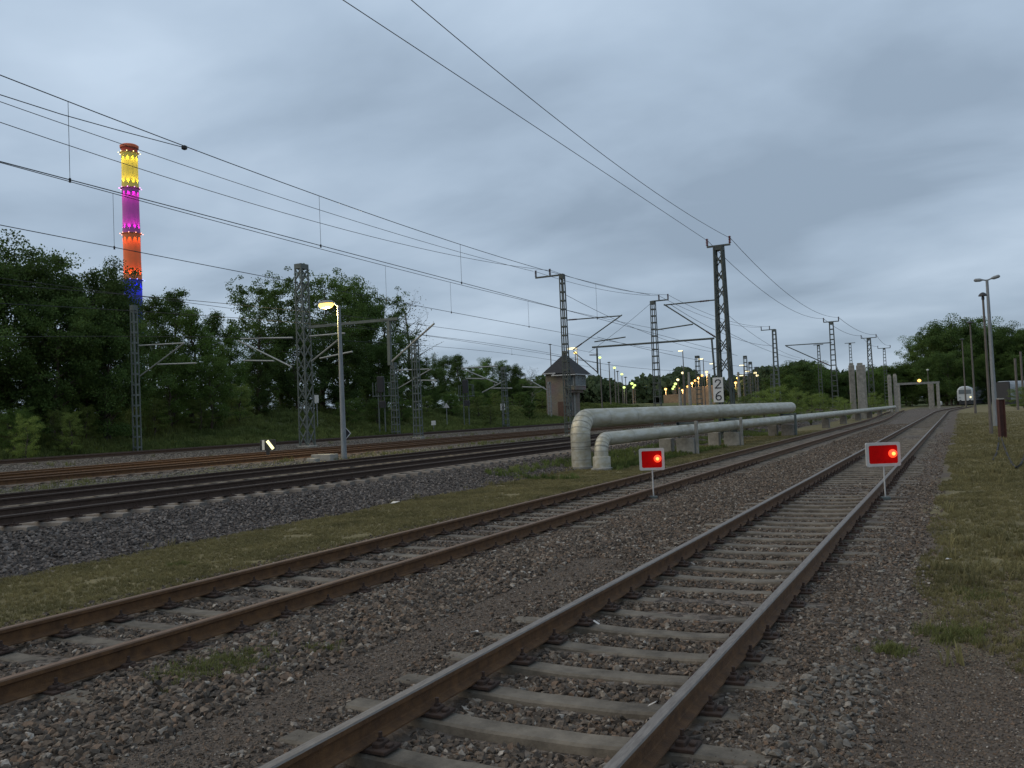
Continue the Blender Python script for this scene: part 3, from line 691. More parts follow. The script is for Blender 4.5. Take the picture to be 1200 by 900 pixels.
point(lp, hd+Vector((0, 0, -.35)), 650, (1, .76, .32))
# rhombus board on the lamp pole
m = MB(); m.add([(0, 0, .38), (.3, 0, 0), (0, 0, -.38), (-.3, 0, 0), (0, .02, .38), (.3, .02, 0), (0, .02, -.38), (-.3, .02, 0)], [(3, 2, 1, 0), (4, 5, 6, 7), (0, 1, 5, 4), (1, 2, 6, 5), (2, 3, 7, 6), (3, 0, 4, 7)])
rb = m.build('rhombus_board', M['black'], None); rb.scale = (.66, 1, .62); rb.location = Vector((b0.x, Yl+.16, aty(403, 508, Yl).z)); rb.rotation_euler = (0, 0, R(35)); tag(rb, 'small black diamond board with white outline on the glowing lamp pole', 'board')
m = MB()
for a, b in (((0, .33), (.26, 0)), ((.26, 0), (0, -.33)), ((0, -.33), (-.26, 0)), ((-.26, 0), (0, .33)), ((-.1, .12), (-.17, 0)), ((-.17, 0), (-.1, -.12))): _flat(m, a, b, .045, .008)
m.build('white_outline', M['white'], rb, loc=(0, -.002, 0))
# concrete cable box by the lamp foot
p = at(419-10, 534, 20.3); 
cb = MB(); cb.bbox((0, 0, .05), (.9, .5, .3), .02); o = cb.build('cable_box', M['concrete'], loc=(-21.1, Yl-.9, .46)); tag(o, 'pale concrete cable box lit beside the glowing lamp foot', 'cable box')
cb = MB(); cb.bbox((0, 0, .03), (.4, .3, .16), .02); o = cb.build('kerb_stone', M['concrete'], loc=(-20.9, Yl-1.8, .45)); tag(o, 'small yellow-lit stone left of the concrete cable box', 'stone')

def far_lamp(px, py, H_, matl, label, kind='globe', group='station lamps', light=None, gzv=None, r=None, depth=None, col=(1, .6, .25)):
    dpt = depth or (H_-CAMZ)*FPX/max(4, (hor(px)-py)); d = ray(px, py); p = Vector((0, 0, CAMZ))+d*dpt
    zb_ = float(gz(p.x, p.y)) if gzv is None else gzv
    root = empty('street_lamp', (p.x, p.y, zb_), 0, label, 'street lamp', group); h = p.z-zb_
    k = dpt/1040
    m = MB(); m.tube([(0, 0, 0), (0, 0, h)], [max(.1, k*.55), max(.06, k*.42)], 6); m.build('pole', M['pole_brown'], root)
    rr = (r*.8 if r else 1.7*k)
    if kind == 'globe':
        m = MB(); m.lathe([(.1*rr, -.75*rr), (.8*rr, -.5*rr), (rr, 0), (.8*rr, .5*rr), (.1*rr, .75*rr)], (0, 0, h), 10); m.build('lamp_head', matl, root, True)
    elif kind == 'arm':
        m = MB(); m.box((-1.6*rr, 0, h), (3.0*rr, .8*rr, .55*rr)); m.build('lamp_head', matl, root)
    elif kind == 'mush':
        m = MB(); m.lathe([(.3*rr, -.1*rr), (1.25*rr, 0), (1.15*rr, .25*rr), (.5*rr, .55*rr), (.05*rr, .62*rr)], (0, 0, h), 12); m.build('lamp_head', M['black'], root, True)
    if light: point(root, (0, -1, h-1.2*rr), light, col, .4)
    return root
G = M['lamp_green']; O_ = M['lamp_orange']; Wt = M['lamp_white']
far_lamp(703, 419, 9, G, 'nearest greenish glowing yard lamp just right of the signal tower'); far_lamp(720, 431, 9, G, 'second greenish glowing yard lamp right of the signal tower'); far_lamp(728.7, 438.5, 9, G, 'third greenish glowing yard lamp in the row, left of the boom mast')
far_lamp(713.6, 425, 9, G, 'unlit mushroom-headed yard lamp between the two brightest greenish lamps', 'mush'); far_lamp(723.6, 435.5, 9, G, 'unlit mushroom-headed yard lamp right of the second greenish lamp', 'mush'); far_lamp(733, 442.5, 9, G, 'smallest unlit mushroom-headed yard lamp near the boom mast', 'mush')
far_lamp(644.7, 404, 12, G, 'unlit mushroom-headed lamp behind the roof of the signal tower', 'mush')
far_lamp(731.3, 454, 7, G, 'low greenish glowing lamp on a pale pole left of the boom mast', depth=200, light=150, col=(.7, 1, .4))
for q in ((740.5, 449.5), (743.7, 451.5), (741.7, 454)): far_lamp(*q, 8, G, 'one of three tiny greenish lamps clustered left of the boom mast', group='three clustered green lamps', r=.45)
for q in ((791.5, 449.8), (790, 453), (788.5, 455.5)): far_lamp(*q, 8, G, 'one of three stacked greenish lamps left of the orange lamp row', group='three stacked green lamps', r=.5)
far_lamp(676, 408, 11, Wt, 'bright white-yellow lamp just above the right eave of the signal tower', 'arm', r=.55, light=200, col=(1, .85, .5)); far_lamp(674, 413.5, 11, M['lamp_warm'], 'lower warm lamp beside the right roof slope of the signal tower', r=.3)
far_lamp(800, 411, 10, Wt, 'tall white lamp with a short arm left of the 26 plate', 'arm'); far_lamp(824, 420.5, 10, Wt, 'second tall white arm lamp nearer to the 26 plate', 'arm')
far_lamp(800, 437, 8, Wt, 'white round lamp below the tall arm lamp'); far_lamp(794.3, 445, 8, Wt, 'small white round lamp left of the orange row', r=.4); far_lamp(837, 426, 9, Wt, 'pale lamp half hidden behind the boom end', 'arm', r=.3)
for i, q in enumerate([(828, 436), (822.5, 440), (818.3, 443), (814.8, 446), (811, 449), (806, 453)]):
    far_lamp(*q, 9, O_, 'one of the six orange lamps in a rising row left of the 26 plate', group='rising row of orange lamps', light=(1600 if i % 2 == 0 else None))
for q, lb in (((780, 456), 'lone low orange lamp right of the boom mast'), ((796, 456), 'left lamp of a low orange pair under the arm lamp'), ((800, 457.3), 'right lamp of a low orange pair under the arm lamp'), ((815.3, 456), 'left lamp of a low orange pair under the rising row'), ((819, 456), 'right lamp of a low orange pair under the rising row')):
    far_lamp(*q, 7, O_, lb, depth=230, light=900)
for i, (q, kd, mt_, lb) in enumerate([((872, 428), 'arm', Wt, 'highest white lamp right of the 26 mast'), ((879, 435), 'arm', Wt, 'second white lamp right of the 26 mast'), ((871, 440), 'arm', Wt, 'third white lamp, under the highest, right of the 26 mast'), ((864.5, 443), 'globe', M['lamp_warm'], 'warm lamp near the foot of the 26 mast, middle of three'), ((858, 445), 'globe', M['lamp_warm'], 'warm lamp closest to the foot of the 26 mast'), ((885, 437), 'globe', Wt, 'small white lamp left of the mast with the left arm'), ((887.5, 440), 'globe', Wt, 'lowest small white lamp left of the mast with the left arm'), ((862, 448.5), 'globe', O_, 'orange lamp low behind the shrubs right of the 26 mast'), ((872, 452.5), 'globe', M['lamp_warm'], 'dim lamp in the shrubs right of the 26 mast')]):
    far_lamp(*q, 10, mt_, lb, kd, light=(900 if i in (3, 4, 7) else None))

# warm-lit things of the station yard
def slab(name, a, b, z0, z1, th, matl, label, cat):
    a = Vector(a); b = Vector(b); c = (a+b)/2; L_ = (b-a).length; m = MB(); m.bbox((0, 0, (z0+z1)/2), (L_, th, z1-z0), .03)
    o = m.build(name, matl, loc=(c.x, c.y, 0)); o.rotation_euler = (0, 0, math.atan2(b.y-a.y, b.x-a.x)); tag(o, label, cat); return o
def on(px, dep): d = ray(px, hor(px)); return Vector((d.x*dep, d.y*dep, 0))
slab('loading_wall', on(779, 205), on(806, 200), 2, 5.2, .6, M['brown_wall'], 'orange-lit brown wall of the loading yard right of the boom mast', 'wall')
slab('loading_wall', on(806, 190), on(840, 176), 2, 6.2, .6, M['brown_wall'], 'tall orange-lit brown wall left of the 26 plate', 'wall')
for px, py, lb in ((807, 436, 'tall pale lit concrete pole left of the orange row'), (831, 438, 'tall pale lit concrete pole below the top orange lamp'), (865, 436, 'pale lit pole among the lamps right of the 26 mast'), (796.5, 455, 'short pale lit pole at the left end of the lit walls')):
    dpt = 160; d = ray(px, py); p = d*dpt; m = MB(); m.tube([(0, 0, 0), (0, 0, p.z+CAMZ-2)], [.34, .2], 8); o = m.build('concrete_pole', M['concrete'], loc=(p.x, p.y, 2)); tag(o, lb, 'pole', 'lit concrete poles')
    
# right side lamps
def base_at(px, py_base): 
    dep = CAMZ*FPX/(py_base-hor(px)); d = ray(px, hor(px)); return Vector((d.x*dep, d.y*dep, 0)), dep
B, dep = base_at(1165, 499); top = aty(1153, 328, B.y)
dl = empty('street_lamp', (B.x, B.y, 0), 0, 'tall grey lamp post with two unlit arms, right of the tracks', 'street lamp')
m = MB(); m.tube([(0, 0, -.1), (0, 0, 1.2), (0, 0, top.z)], [.16, .13, .075], 12); m.build('pole', M['pole_grey'], dl, True)
for s, dz in ((-1, .02), (1, .13)):
    m = MB(); m.tube([(0, 0, top.z-.05), (s*.22, 0, top.z+dz*.3)], .04, 8)
    pts = [(s*.2, 0, top.z+dz*.3), (s*.35, 0, top.z+dz*.5), (s*.6, 0, top.z+dz), (s*.68, 0, top.z+dz)]
    m.tube(pts, [.04, .1, .1, .04], 10); m.build('lamp_head', M['pole_grey'], dl, True)
def mush(px, pyb, pxt, pyt, label, rad=.24, mt=None, rp=.1):
    B, dep = base_at(px, pyb); top = aty(pxt, pyt, B.y); h = top.z
    r_ = empty('street_lamp', (B.x, B.y, 0), 0, label, 'street lamp', 'mushroom lamps right of the tracks')
    m = MB(); m.tube([(0, 0, -.1), (0, 0, h*.3), (0, 0, h)], [rp*1.35, rp, rp*.75], 10); m.build('pole', mt or M['pole_brown'], r_, True)
    m = MB(); m.lathe([(rp, 0), (rp, .12), (.05, .14)], (0, 0, h-.15), 10); m.lathe([(.06, 0), (rad, .02), (rad*.95, .07), (rad*.6, .15), (.04, .19)], (0, 0, h), 16); m.build('lamp_head', M['black'], r_, True)
mush(1159, 508, 1145, 348, 'tallest brown mushroom lamp post next to the two-armed lamp', .19, rp=.065)
mush(1142, 484, 1133, 379, 'second brown mushroom lamp post left of the two-armed lamp', .36, rp=.1)
mush(1131.5, 476.5, 1127, 398, 'thin far mushroom lamp post in front of the white locomotive', .4, rp=.12)
far_lamp(1087, 433.5, 14, M['white'], 'small pale lamp in front of the far wood above the concrete gantry', r=.32, depth=190)
# posts far right edge
for px, pt, pb, lb in ((1192, 420, 480, 'brown pole before the wood at the right edge'), (1199, 412, 478, 'grey pole at the very right edge of the wood')):
    B, dep = base_at(px, pb); m = MB(); hh = aty(px-4, pt, B.y).z; m.tube([(0, 0, 0), (0, 0, hh)], .13, 8); o = m.build('pole', M['pole_brown'], loc=(B.x, B.y, 0)); tag(o, lb, 'pole')

# ------------------------------------------------------------------ red lamp boards
def stopboard(D, px, pyb, pyt, W_, H_, rz, label, zoff=0):
    Y = at(px, hor(px), D).y; zt = aty(px, pyt, Y).z; zb_ = aty(px, pyb, Y).z
    r_ = empty('stop_board', (-D, Y, 0), rz, label, 'stop board', 'red lamp boards between the rails'); H_ = zt-zb_
    m = MB(); m.tube([(0, .0, -.05), (0, .0, zb_+.05)], .014, 8); m.build('pole', M['frame_white'], r_)
    m = MB(); fw = .05; zc = (zt+zb_)/2; b = .02
    def rr(w_, h_, y, z): return [(-w_/2+b, y, z-h_/2), (w_/2-b, y, z-h_/2), (w_/2, y, z-h_/2+b), (w_/2, y, z+h_/2-b), (w_/2-b, y, z+h_/2), (-w_/2+b, y, z+h_/2), (-w_/2, y, z+h_/2-b), (-w_/2, y, z-h_/2+b)]
    wi, hi = W_-2*fw, H_-2*fw
    vs = rr(W_, H_, -.02, zc)+rr(wi, hi, -.02, zc)+rr(wi, hi, -.004, zc)+rr(W_, H_, .02, zc); fs = []
    for i in range(8):
        j = (i+1) % 8; fs += [(i, j, 8+j, 8+i), (8+i, 8+j, 16+j, 16+i), (j, i, 24+i, 24+j)]
    fs.append(tuple(24+i for i in range(7, -1, -1))); m.add(vs, fs); m.build('frame', M['frame_white'], r_)
    m = MB(); m.box((0, -.008, zc), (wi+.01, .016, hi+.01)); m.build('red_panel', M['red'], r_)
    m = MB(); m.bbox((W_/2-.135, .07, zc), (.2, .1, .22), .015); m.build('lamp_housing', M['black'], r_)
    m = MB(); m.bbox((0, .028, zc), (.05, .016, H_*.9), .003); m.build('bracket', M['galv'], r_)
    m = MB(); m.bbox((0, 0, .02), (.16, .1, .05), .01); m.build('foot', M['galv'], r_)
    lx = W_/2-fw-.085
    m = MB(); m.lathe([(.075, 0), (.07, .03), (.045, .048), (.01, .054)], n=20); o = m.build('red_lamp', M['lamp_red'], r_, True, loc=(lx, -.016, zc+.01)); o.rotation_euler = (R(90), 0, 0)
    m = MB(); m.lathe([(.035, 0), (.03, .02), (.005, .028)], n=12); c_ = m.build('bulb', M['lamp_red_core'], o, True, loc=(.0, .0, .045))
    point(r_, (lx, -.16, zc), .2, (1, .08, .03), .05)
    return r_
stopboard(1.3, 1031, 546.5, 518.5, .60, .48, R(26.8-3), 'white-framed red lamp board on a thin pole at the right rail of the near track')
stopboard(5.6, 761, 551, 525.5, .50, .44, R(26.8-10), 'white-framed red lamp board standing before the grey pipe elbows')

# ------------------------------------------------------------------ dwarf signal and small signs on the bank
p = at(314, 530, 26.0)
ds = empty('dwarf_signal', (p.x, p.y, .5), R(35), 'low shunting signal with two bright white bars between the rusty tracks', 'signal')
m = MB(); m.bbox((0, 0, .15), (.14, .14, .5), .01); m.build('post', M['black'], ds)
m = MB(); m.bbox((0, .04, .5), (.62, .2, .44), .02); m.build('signal_box', M['black'], ds)
m = MB(); _flat(m, (-.17, -.16), (-.17, .16), .10, .02); m.build('white_bar', M['white'], ds, loc=(0, -.07, .5))
m = MB(); _flat(m, (.02, .13), (.2, -.13), .12, .02); m.build('white_bar', M['signal_white'], ds, loc=(0, -.07, .5))

def signpost(px, pyt, pyb, D, W_, H_, matl, label, shape='rect', cat='sign'):
    Y = at(px, pyt, D).y; g = gpos(D, Y); zt = aty(px, pyt, Y).z
    r_ = empty('sign_post', g, R(25), label, cat); m = MB(); m.tube([(0, 0, -.2), (0, 0, zt-g.z-.02)], .03, 8); m.build('pole', M['pole_grey'], r_)
    m = MB()
    if shape == 'tri': m.add([(-W_/2, -.04, zt-g.z-H_), (W_/2, -.04, zt-g.z-H_), (0, -.04, zt-g.z), (-W_/2, -.07, zt-g.z-H_), (W_/2, -.07, zt-g.z-H_), (0, -.07, zt-g.z)], [(0, 1, 2), (5, 4, 3), (0, 3, 4, 1), (1, 4, 5, 2), (2, 5, 3, 0)])
    else: m.bbox((0, -.05, zt-g.z-H_/2), (W_, .03, H_), .012)
    m.build('plate', matl, r_); return r_, zt-g.z
sg, zt_ = signpost(589, 473, 490, 37.4, .42, .6, M['white'], 'small white sign with a dark figure among the shrubs left of the signal tower')
strokes([[(-.08, .12), (-.02, .19), (.07, .17), (.07, .06), (-.02, .02), (.08, -.04), (.08, -.15), (-.02, -.2), (-.09, -.13)]], .05, 'digit', sg, (0, -.065, zt_-.3), M['black'])
signpost(371, 463, 490, 41, .3, .55, M['white'], 'narrow white plate on a post between the wide mast and the lamp pole')
signpost(523, 472, 500, 38.2, .5, .42, M['frame_white'], 'small pale triangular sign on a thin post in the bank shrubs', 'tri')
signpost(508, 493, 500, 37.3, .35, .35, M['white'], 'small square white marker low at the bank foot')
def signal(px, pyt, pyb, D, label):
    Y = at(px, pyt, D).y; g = gpos(D, Y); zt = aty(px, pyt, Y).z-g.z
    r_ = empty('light_signal', g, R(20), label, 'signal', 'light signals on the bank'); m = MB()
    for s in (-.22, .22): m.bar((s, 0, -.2), (s, 0, zt-.2), .08)
    m.build('post', M['galv'], r_)
    m = MB(); m.bbox((0, -.1, zt-.65), (.5, .2, 1.15), .05); m.bbox((0, -.1, zt-1.5), (.08, .1, 1.2), .01); m.bbox((.1, -.12, zt-2.1), (.5, .2, .5), .05); m.build('signal_screen', M['black'], r_)
    m = MB(); m.bbox((0, .35, zt-1.5), (1.3, .9, .06), .01)
    for s in (-.6, .6): m.bar((s, .75, zt-1.5), (s, .75, zt-.5), .05); m.bar((s, -.05, zt-1.5), (s, -.05, zt-.5), .05)
    m.bar((-.6, .75, zt-.5), (.6, .75, zt-.5), .05); m.build('service_platform', M['galv'], r_)
signal(446, 440, 499, 37.6, 'dark light signal with a service platform left of the mast under the bare tree')
signal(545, 444, 489, 38.2, 'dark light signal with a service platform right of the bare tree')

# ------------------------------------------------------------------ signal tower
YT = at(664, 480, 40).y; DT = 40.0
T = empty('signal_tower', (-DT+.0, YT, 1.0), 0, 'small brown brick signal tower with a dark hipped roof and an upper bay window', 'building')
zg = 1.0; k_ = aty(664, 433, YT).z-zg
SW, SL = 2.45, 4.0
zf = aty(664, 456, YT).z-zg; ze = aty(664, 437, YT).z-zg; za = aty(661, 416, YT).z-zg+.2
m = MB(); m.box((-SW/2+.0, SL/2, ze/2), (SW, SL, ze)); m.build('wall', M['brick'], T)
m = MB(); m.box((-SW/2-.002, SL/2-.002, .25), (SW+.06, SL+.06, .6)); m.build('plinth', mat('plinth', (.12, .05, .04), .9), T)
m = MB(); m.bbox((.5, SL/2, (zf+ze)/2-.05), (1.0, SL-.5, ze-zf+.1), .03); m.box((.35, SL/2, zf-.25), (.7, SL-.9, .3)); m.build('bay', M['brick'], T)
def window(c, sz, ax, parent):
    m = MB(); w_, h_ = sz; b = .07
    f = lambda u, z: (c[0]+(u if ax == 'x' else 0), c[1]+(u if ax == 'y' else 0), c[2]+z)
    th = .08
    def bx(u, z, du, dz): m.box(f(u, z), (du if ax == 'x' else th, du if ax == 'y' else th, dz))
    bx(0, h_/2, w_, b); bx(0, -h_/2, w_, b); bx(-w_/2, 0, b, h_+b); bx(w_/2, 0, b, h_+b)
    n = max(1, round(w_/.9))
    for i in range(1, n): bx(-w_/2+w_*i/n, 0, b*.7, h_-b)
    o = m.build('window', M['window_frame'], parent); g = MB(); g.box(f(0, 0), ((w_-b) if ax == 'x' else .03, (w_-b) if ax == 'y' else .03, h_-b)); g.build('pane', M['glass'], o)
wz = (zf+ze)/2+.05
window((.5, .25-.03, wz), (.8, 1.15), 'x', T); window((1.0+.03, SL/2, wz), (3.0, 1.15), 'y', T)
window((.02, 1.2, 1.6), (.7, .9), 'y', T)
m = MB(); m.box((-.55, -.03, 1.15), (.95, .09, 2.1)); m.build('door', mat('tower_door', (.09, .05, .035), .8), T)
m = MB(); m.box((.06, 2.2, 1.9), (.14, .5, 3.0)); m.build('cable_duct', M['concrete'], T)
m = MB(); m.bbox((.5, -.4, 1.7), (.3, .3, .8), .03); m.bar((.5, -.4, 0), (.5, -.4, 1.4), .09); m.build('relay_box', M['black'], T)
# roof: main hip plus lower bay roof
m = MB(); o_ = .4; x0, x1, y0, y1 = -SW-.15, 1.45, -o_, SL+o_
m.add([(x0, y0, ze+.12), (x1, y0, ze-.12), (x1, y1, ze-.12), (x0, y1, ze+.12), (-.85, SL*.42, za), (-.75, SL*.58, za), (x0, y0, ze+.0), (x1, y0, ze-.24), (x1, y1, ze-.24), (x0, y1, ze+.0)],
      [(0, 1, 4), (1, 2, 5, 4), (2, 3, 5), (3, 0, 4, 5), (9, 8, 7, 6)]); roof = m.build('roof', M['roof'], T)
m = MB()
for a, b in (((x0, y0), (-.9, y0)), ((-.9, y0), (x1, y0))):
    pass
m.bar((x0, y0-.03, ze+.04), (-1.0, y0-.03, ze+.03), .12); m.bar((-1.0, y0-.03, ze+.03), (-1.5, y0-.06, ze-.22), .1); m.bar((-1.5, y0-.06, ze-.22), (x1, y0-.06, ze-.24), .12); m.bar((x1+.04, y0, ze-.22), (x1+.04, y1, ze-.22), .12); m.bar((x0-.03, y0, ze+.04), (x0-.03, y1, ze+.04), .12); m.build('gutter', M['frame_white'], roof)
m = MB(); m.bbox((-1.1, SL*.7, za-.1), (.4, .4, 1.0), .03); m.bbox((-1.1, SL*.7, za+.42), (.55, .55, .07), .02); m.build('chimney', M['brick'], roof)

# ------------------------------------------------------------------ far concrete columns, gantry
def column(px, pyt, dep, w_, label, d_=None):
    p = ray(px, pyt)*dep; zt = CAMZ+p.z; m = MB(); m.bbox((0, 0, zt/2-.2), (w_, d_ or w_*1.2, zt+.4), .04); m.bbox((0, 0, zt+.08), (w_*.75, w_*.75, .3), .03)
    o = m.build('concrete_column', M['concrete'], loc=(p.x, p.y, 0)); o.rotation_euler = (0, 0, R(8)); tag(o, label, 'column', 'paired concrete columns'); return o
column(997.5, 428, 92, .55, 'left column of the tall pair beyond the pipes', .8); column(1007.5, 428, 90, .7, 'right column of the tall pair beyond the pipes', .9); column(1012.7, 430, 94, .25, 'thin concrete post leaning on the tall pair of columns')
column(1042, 441, 130, .5, 'left column of the shorter distant pair'); column(1048.5, 440, 130, .5, 'right column of the shorter distant pair')
gt = empty('concrete_gantry', on(1097, 150), 0, 'low concrete gantry frame across the far track with a small orange lamp', 'gantry'); gp = gt.location.copy()
za_ = CAMZ+ray(1097, 449).z*150; q = on(1053, 150)-gp
m = MB(); m.bbox((.35, 0, za_/2), (.5, .6, za_), .04); m.bbox((-.75, 1.0, za_/2), (.9, .5, za_), .04); m.build('leg', M['concrete'], gt)
m = MB(); m.bbox((q.x, q.y, za_/2), (.6, .6, za_), .04); m.build('leg', M['concrete'], gt)
m = MB(); m.bar((q.x-.3, q.y, za_+.12), (.6, 0, za_+.12), .35, .35); m.build('beam', M['concrete'], gt)
m = MB(); lp_ = on(1078.5, 150)-gp; m.lathe([(.05, 0), (.28, .15), (.28, .35), (.05, .5)], (lp_.x, lp_.y, za_+.3), 10); m.build('warning_lamp', M['lamp_orange'], gt, True)
# small white things near the far track
p, dep = base_at(1017, 487); m = MB(); m.bbox((0, 0, .28), (.4, .25, .36), .04); m.bar((.12, 0, -.05), (.12, 0, .2), .08); o = m.build('white_marker', M['white'], loc=p); tag(o, 'white marker box at the end of the pipes beside the rusty track', 'marker')
p, dep = base_at(1101, 475.5); m = MB(); m.lathe([(.2, 0), (.5, .25), (.55, .6), (.4, 1.0), (.1, 1.15)], n=12); o = m.build('white_signal', M['white'], True and None, True, loc=p); tag(o, 'round white object at the far end of the near track', 'marker')

# ------------------------------------------------------------------ locomotive and coaches
def loco(Bx, By, rz, label, length, front, side, dark=False, cat='train', name='locomotive', lightpos=None):
    r_ = empty(name, (Bx, By, 0), rz, label, cat); w_, hb, ht = 1.48, 1.0, 4.0
    prof = [(-w_+.05, hb), (w_-.05, hb), (w_, hb+.25), (w_, 3.0), (w_-.15, 3.45), (w_-.55, 3.85), (w_-1.0, ht), (-w_+1.0, ht), (-w_+.55, 3.85), (-w_+.15, 3.45), (-w_, 3.0), (-w_, hb+.25)]
    m = MB(); n = len(prof); vs = []
    for y, s in ((0, .93), (.35, 1), (length, 1)): vs += [(a*s, y, hb+(b-hb)*(s if b > 2 else 1)) for a, b in prof]
    fs = []
    for i in range(2):
        for k in range(n): j = (k+1) % n; fs.append((i*n+k, i*n+j, (i+1)*n+j, (i+1)*n+k))
    fs += [tuple(range(n-1, -1, -1)), tuple(2*n+k for k in range(n))]; m.add(vs, fs); m.build('body', side, r_)
    m = MB(); m.bbox((0, -.03, 2.85), (2.25, .08, .85), .06); m.build('windscreen', M['glass'] if not dark else M['train_dark'], r_)
    m = MB()
    for s in (-1, 1): m.tube([(s*.88, -.6, .98), (s*.88, .1, .98)], .09, 8); m.tube([(s*.88, -.66, .98), (s*.88, -.6, .98)], .24, 12)
    m.build('buffer', M['train_dark'], r_)
    m = MB(); m.bbox((0, length/2, .62), (2.4, length-.4, .76), .05)
    for y in (2, 4.5, length-4.5, length-2):
        for s in (-1, 1): m.tube([(s*.8, y, .62), (s*.72, y, .62)], .46, 16)
    m.build('bogie', M['train_dark'], r_)
    for s in (-1, 1):
        m = MB(); m.lathe([(.16, 0), (.14, .05)], n=12); o = m.build('headlight', (M['lamp_white'] if s == lightpos else M['train_grey']), r_, loc=(s*1.0, -.05, 1.7)); o.rotation_euler = (R(90), 0, 0)
    m = MB()
    for k in range(int(length/2.2)):
        for s in (-1, 1): m.box((s*(w_+.01), 1.8+k*2.2, 2.8), (.04, 1.2, .8))
    if not dark: m.build('side_window', M['glass'], r_)
    return r_
p = on(1131, 184); loco(p.x, p.y, R(-2), 'white locomotive standing at the far end of the near track with one bright headlight', 17, None, M['train_white'], lightpos=1)
p = on(1147.5, 200); loco(p.x, p.y, R(2), 'grey coach half hidden behind the white locomotive', 18, None, M['train_grey'], name='coach')
p = on(1160.5, 215); loco(p.x, p.y, R(-4), 'pale coach seen between the lamp posts at the right', 20, None, M['train_white'], name='coach')
cch = on(1174, 140); loco(cch.x, cch.y, R(-30), 'pale coach with a dark open end beside the rusty post', 16, None, M['train_grey'], dark=True, name='coach')
m = MB(); m.bbox((0, -.06, 2.45), (2.75, .12, 2.9), .1); o = m.build('dark_end', M['train_dark'], None)
o.parent = [x for x in bpy.data.objects if x.name.startswith('coach') and 'rusty post' in x.get('label', '')][0]
# yard track under the coaches
TRACKS[8] = (-6.0, .17)
r8 = track(8, 60, 160, 'distant yard track on the right leading to the coach with the dark end', M['rail_head_rust'], M['rail_dark'], lambda y: 8*sm((y-60)/100), sp_=.9)

# ------------------------------------------------------------------ rusty post with hoses on the right lawn
B, dep = base_at(1172, 513); tp = aty(1171, 468, B.y)
ps = empty('rusty_post', (B.x, B.y, 0), R(20), 'dark red-brown steel post with a pale top on the right lawn', 'post')
m = MB(); m.bbox((0, 0, tp.z/2-.1), (.25, .05, tp.z+.2), .004); m.bbox((-.11, 0, tp.z/2-.1), (.03, .24, tp.z+.2), .004); m.bbox((.11, 0, tp.z/2-.1), (.03, .24, tp.z+.2), .004); m.build('beam', M['wood_dark'], ps)
m = MB(); m.bbox((0, 0, tp.z+.02), (.24, .2, .05), .01); m.build('cap', M['concrete'], ps)
def gpt(px, py): 
    dep = CAMZ*FPX/(py-hor(px)); d = ray(px, py); t = -CAMZ/d.z; return Vector((d.x*t, d.y*t, .03))
for lb, L_ in (('dark hose looping over the lawn from the rusty post to the right edge', [(1173, 512), (1176, 522), (1181, 535), (1186, 545), (1191, 550), (1196, 546), (1200, 538), (1204, 525), (1206, 512)]), ('short dark hose trailing from the rusty post toward the camera', [(1171, 511), (1170, 522), (1168, 532), (1163.5, 541)])):
    P = [gpt(*q) for q in L_]
    m = MB(); m.tube([q-P[0] for q in P], .028, 8); o = m.build('hose', M['hose'], None, True, loc=P[0]); tag(o, lb, 'hose')

# ------------------------------------------------------------------ the lit chimney
CH = on(160.5, 1); cc = CH*(913.0); 
chm = empty('chimney', (cc.x, cc.y, 8), 0, 'very tall chimney lit in yellow, magenta, orange and blue bands behind the wood', 'chimney')
def zpx(py): return CAMZ+(hor(152)-py)*913/1040*1.0-8
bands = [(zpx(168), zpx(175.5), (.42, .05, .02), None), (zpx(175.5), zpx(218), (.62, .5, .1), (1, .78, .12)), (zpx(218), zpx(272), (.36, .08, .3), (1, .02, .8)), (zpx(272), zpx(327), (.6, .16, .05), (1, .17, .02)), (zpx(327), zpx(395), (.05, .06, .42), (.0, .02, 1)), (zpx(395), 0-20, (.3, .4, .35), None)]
def chr_(z): return 8.2+2.0*(1-z/300)**1.3
ztop = bands[0][0]
for zt, zb_, col, lc in bands:
    m = MB(); n = 8; pr = [(chr_(zb_+(zt-zb_)*i/n)*(1.0-.035*math.sin(math.pi*i/n)), zb_+(zt-zb_)*i/n) for i in range(n+1)]
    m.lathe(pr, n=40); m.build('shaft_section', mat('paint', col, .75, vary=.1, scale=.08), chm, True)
    if lc:
        rg = MB(); rr = chr_(zt)+.2
        rg.lathe([(rr, zt-.8), (rr+.9, zt-.5), (rr+.9, zt), (rr, zt+.3)], n=40); rg.build('gallery', mat('gallery', (.2, .12, .1), .8), chm)
        em = mat('floodlight', (.5, .5, .5), emit=tuple(min(1, c*.8+.22) for c in lc), estr=3)
        NL = 10
        for zz, dirn in ((zt-1.5, -1), (zb_+1.5, 1)):
            for k in range(NL):
                a = 2*math.pi*(k+.5)/NL; rr = chr_(zz)+1.9
                l = bpy.data.lights.new('flood_beam', 'SPOT'); l.energy = 15000.0; l.color = lc; l.spot_size = R(50); l.spot_blend = .9; l.shadow_soft_size = .4
                lo = bpy.data.objects.new('flood_beam', l); C.objects.link(lo); lo.parent = chm; lo.location = (rr*math.cos(a), rr*math.sin(a), zz)
                tgt = Vector((math.cos(a)*(chr_(zz)-1.5), math.sin(a)*(chr_(zz)-1.5), zz+dirn*20)); lo.rotation_euler = (tgt-lo.location).to_track_quat('-Z', 'Y').to_euler()
                if dirn == -1:
                    g = MB(); g.lathe([(.1, -.4), (.42, -.3), (.42, .3), (.1, .4)], n=8); g.build('floodlight', em, chm, loc=lo.location+Vector((.4*math.cos(a), .4*math.sin(a), 1.2)))
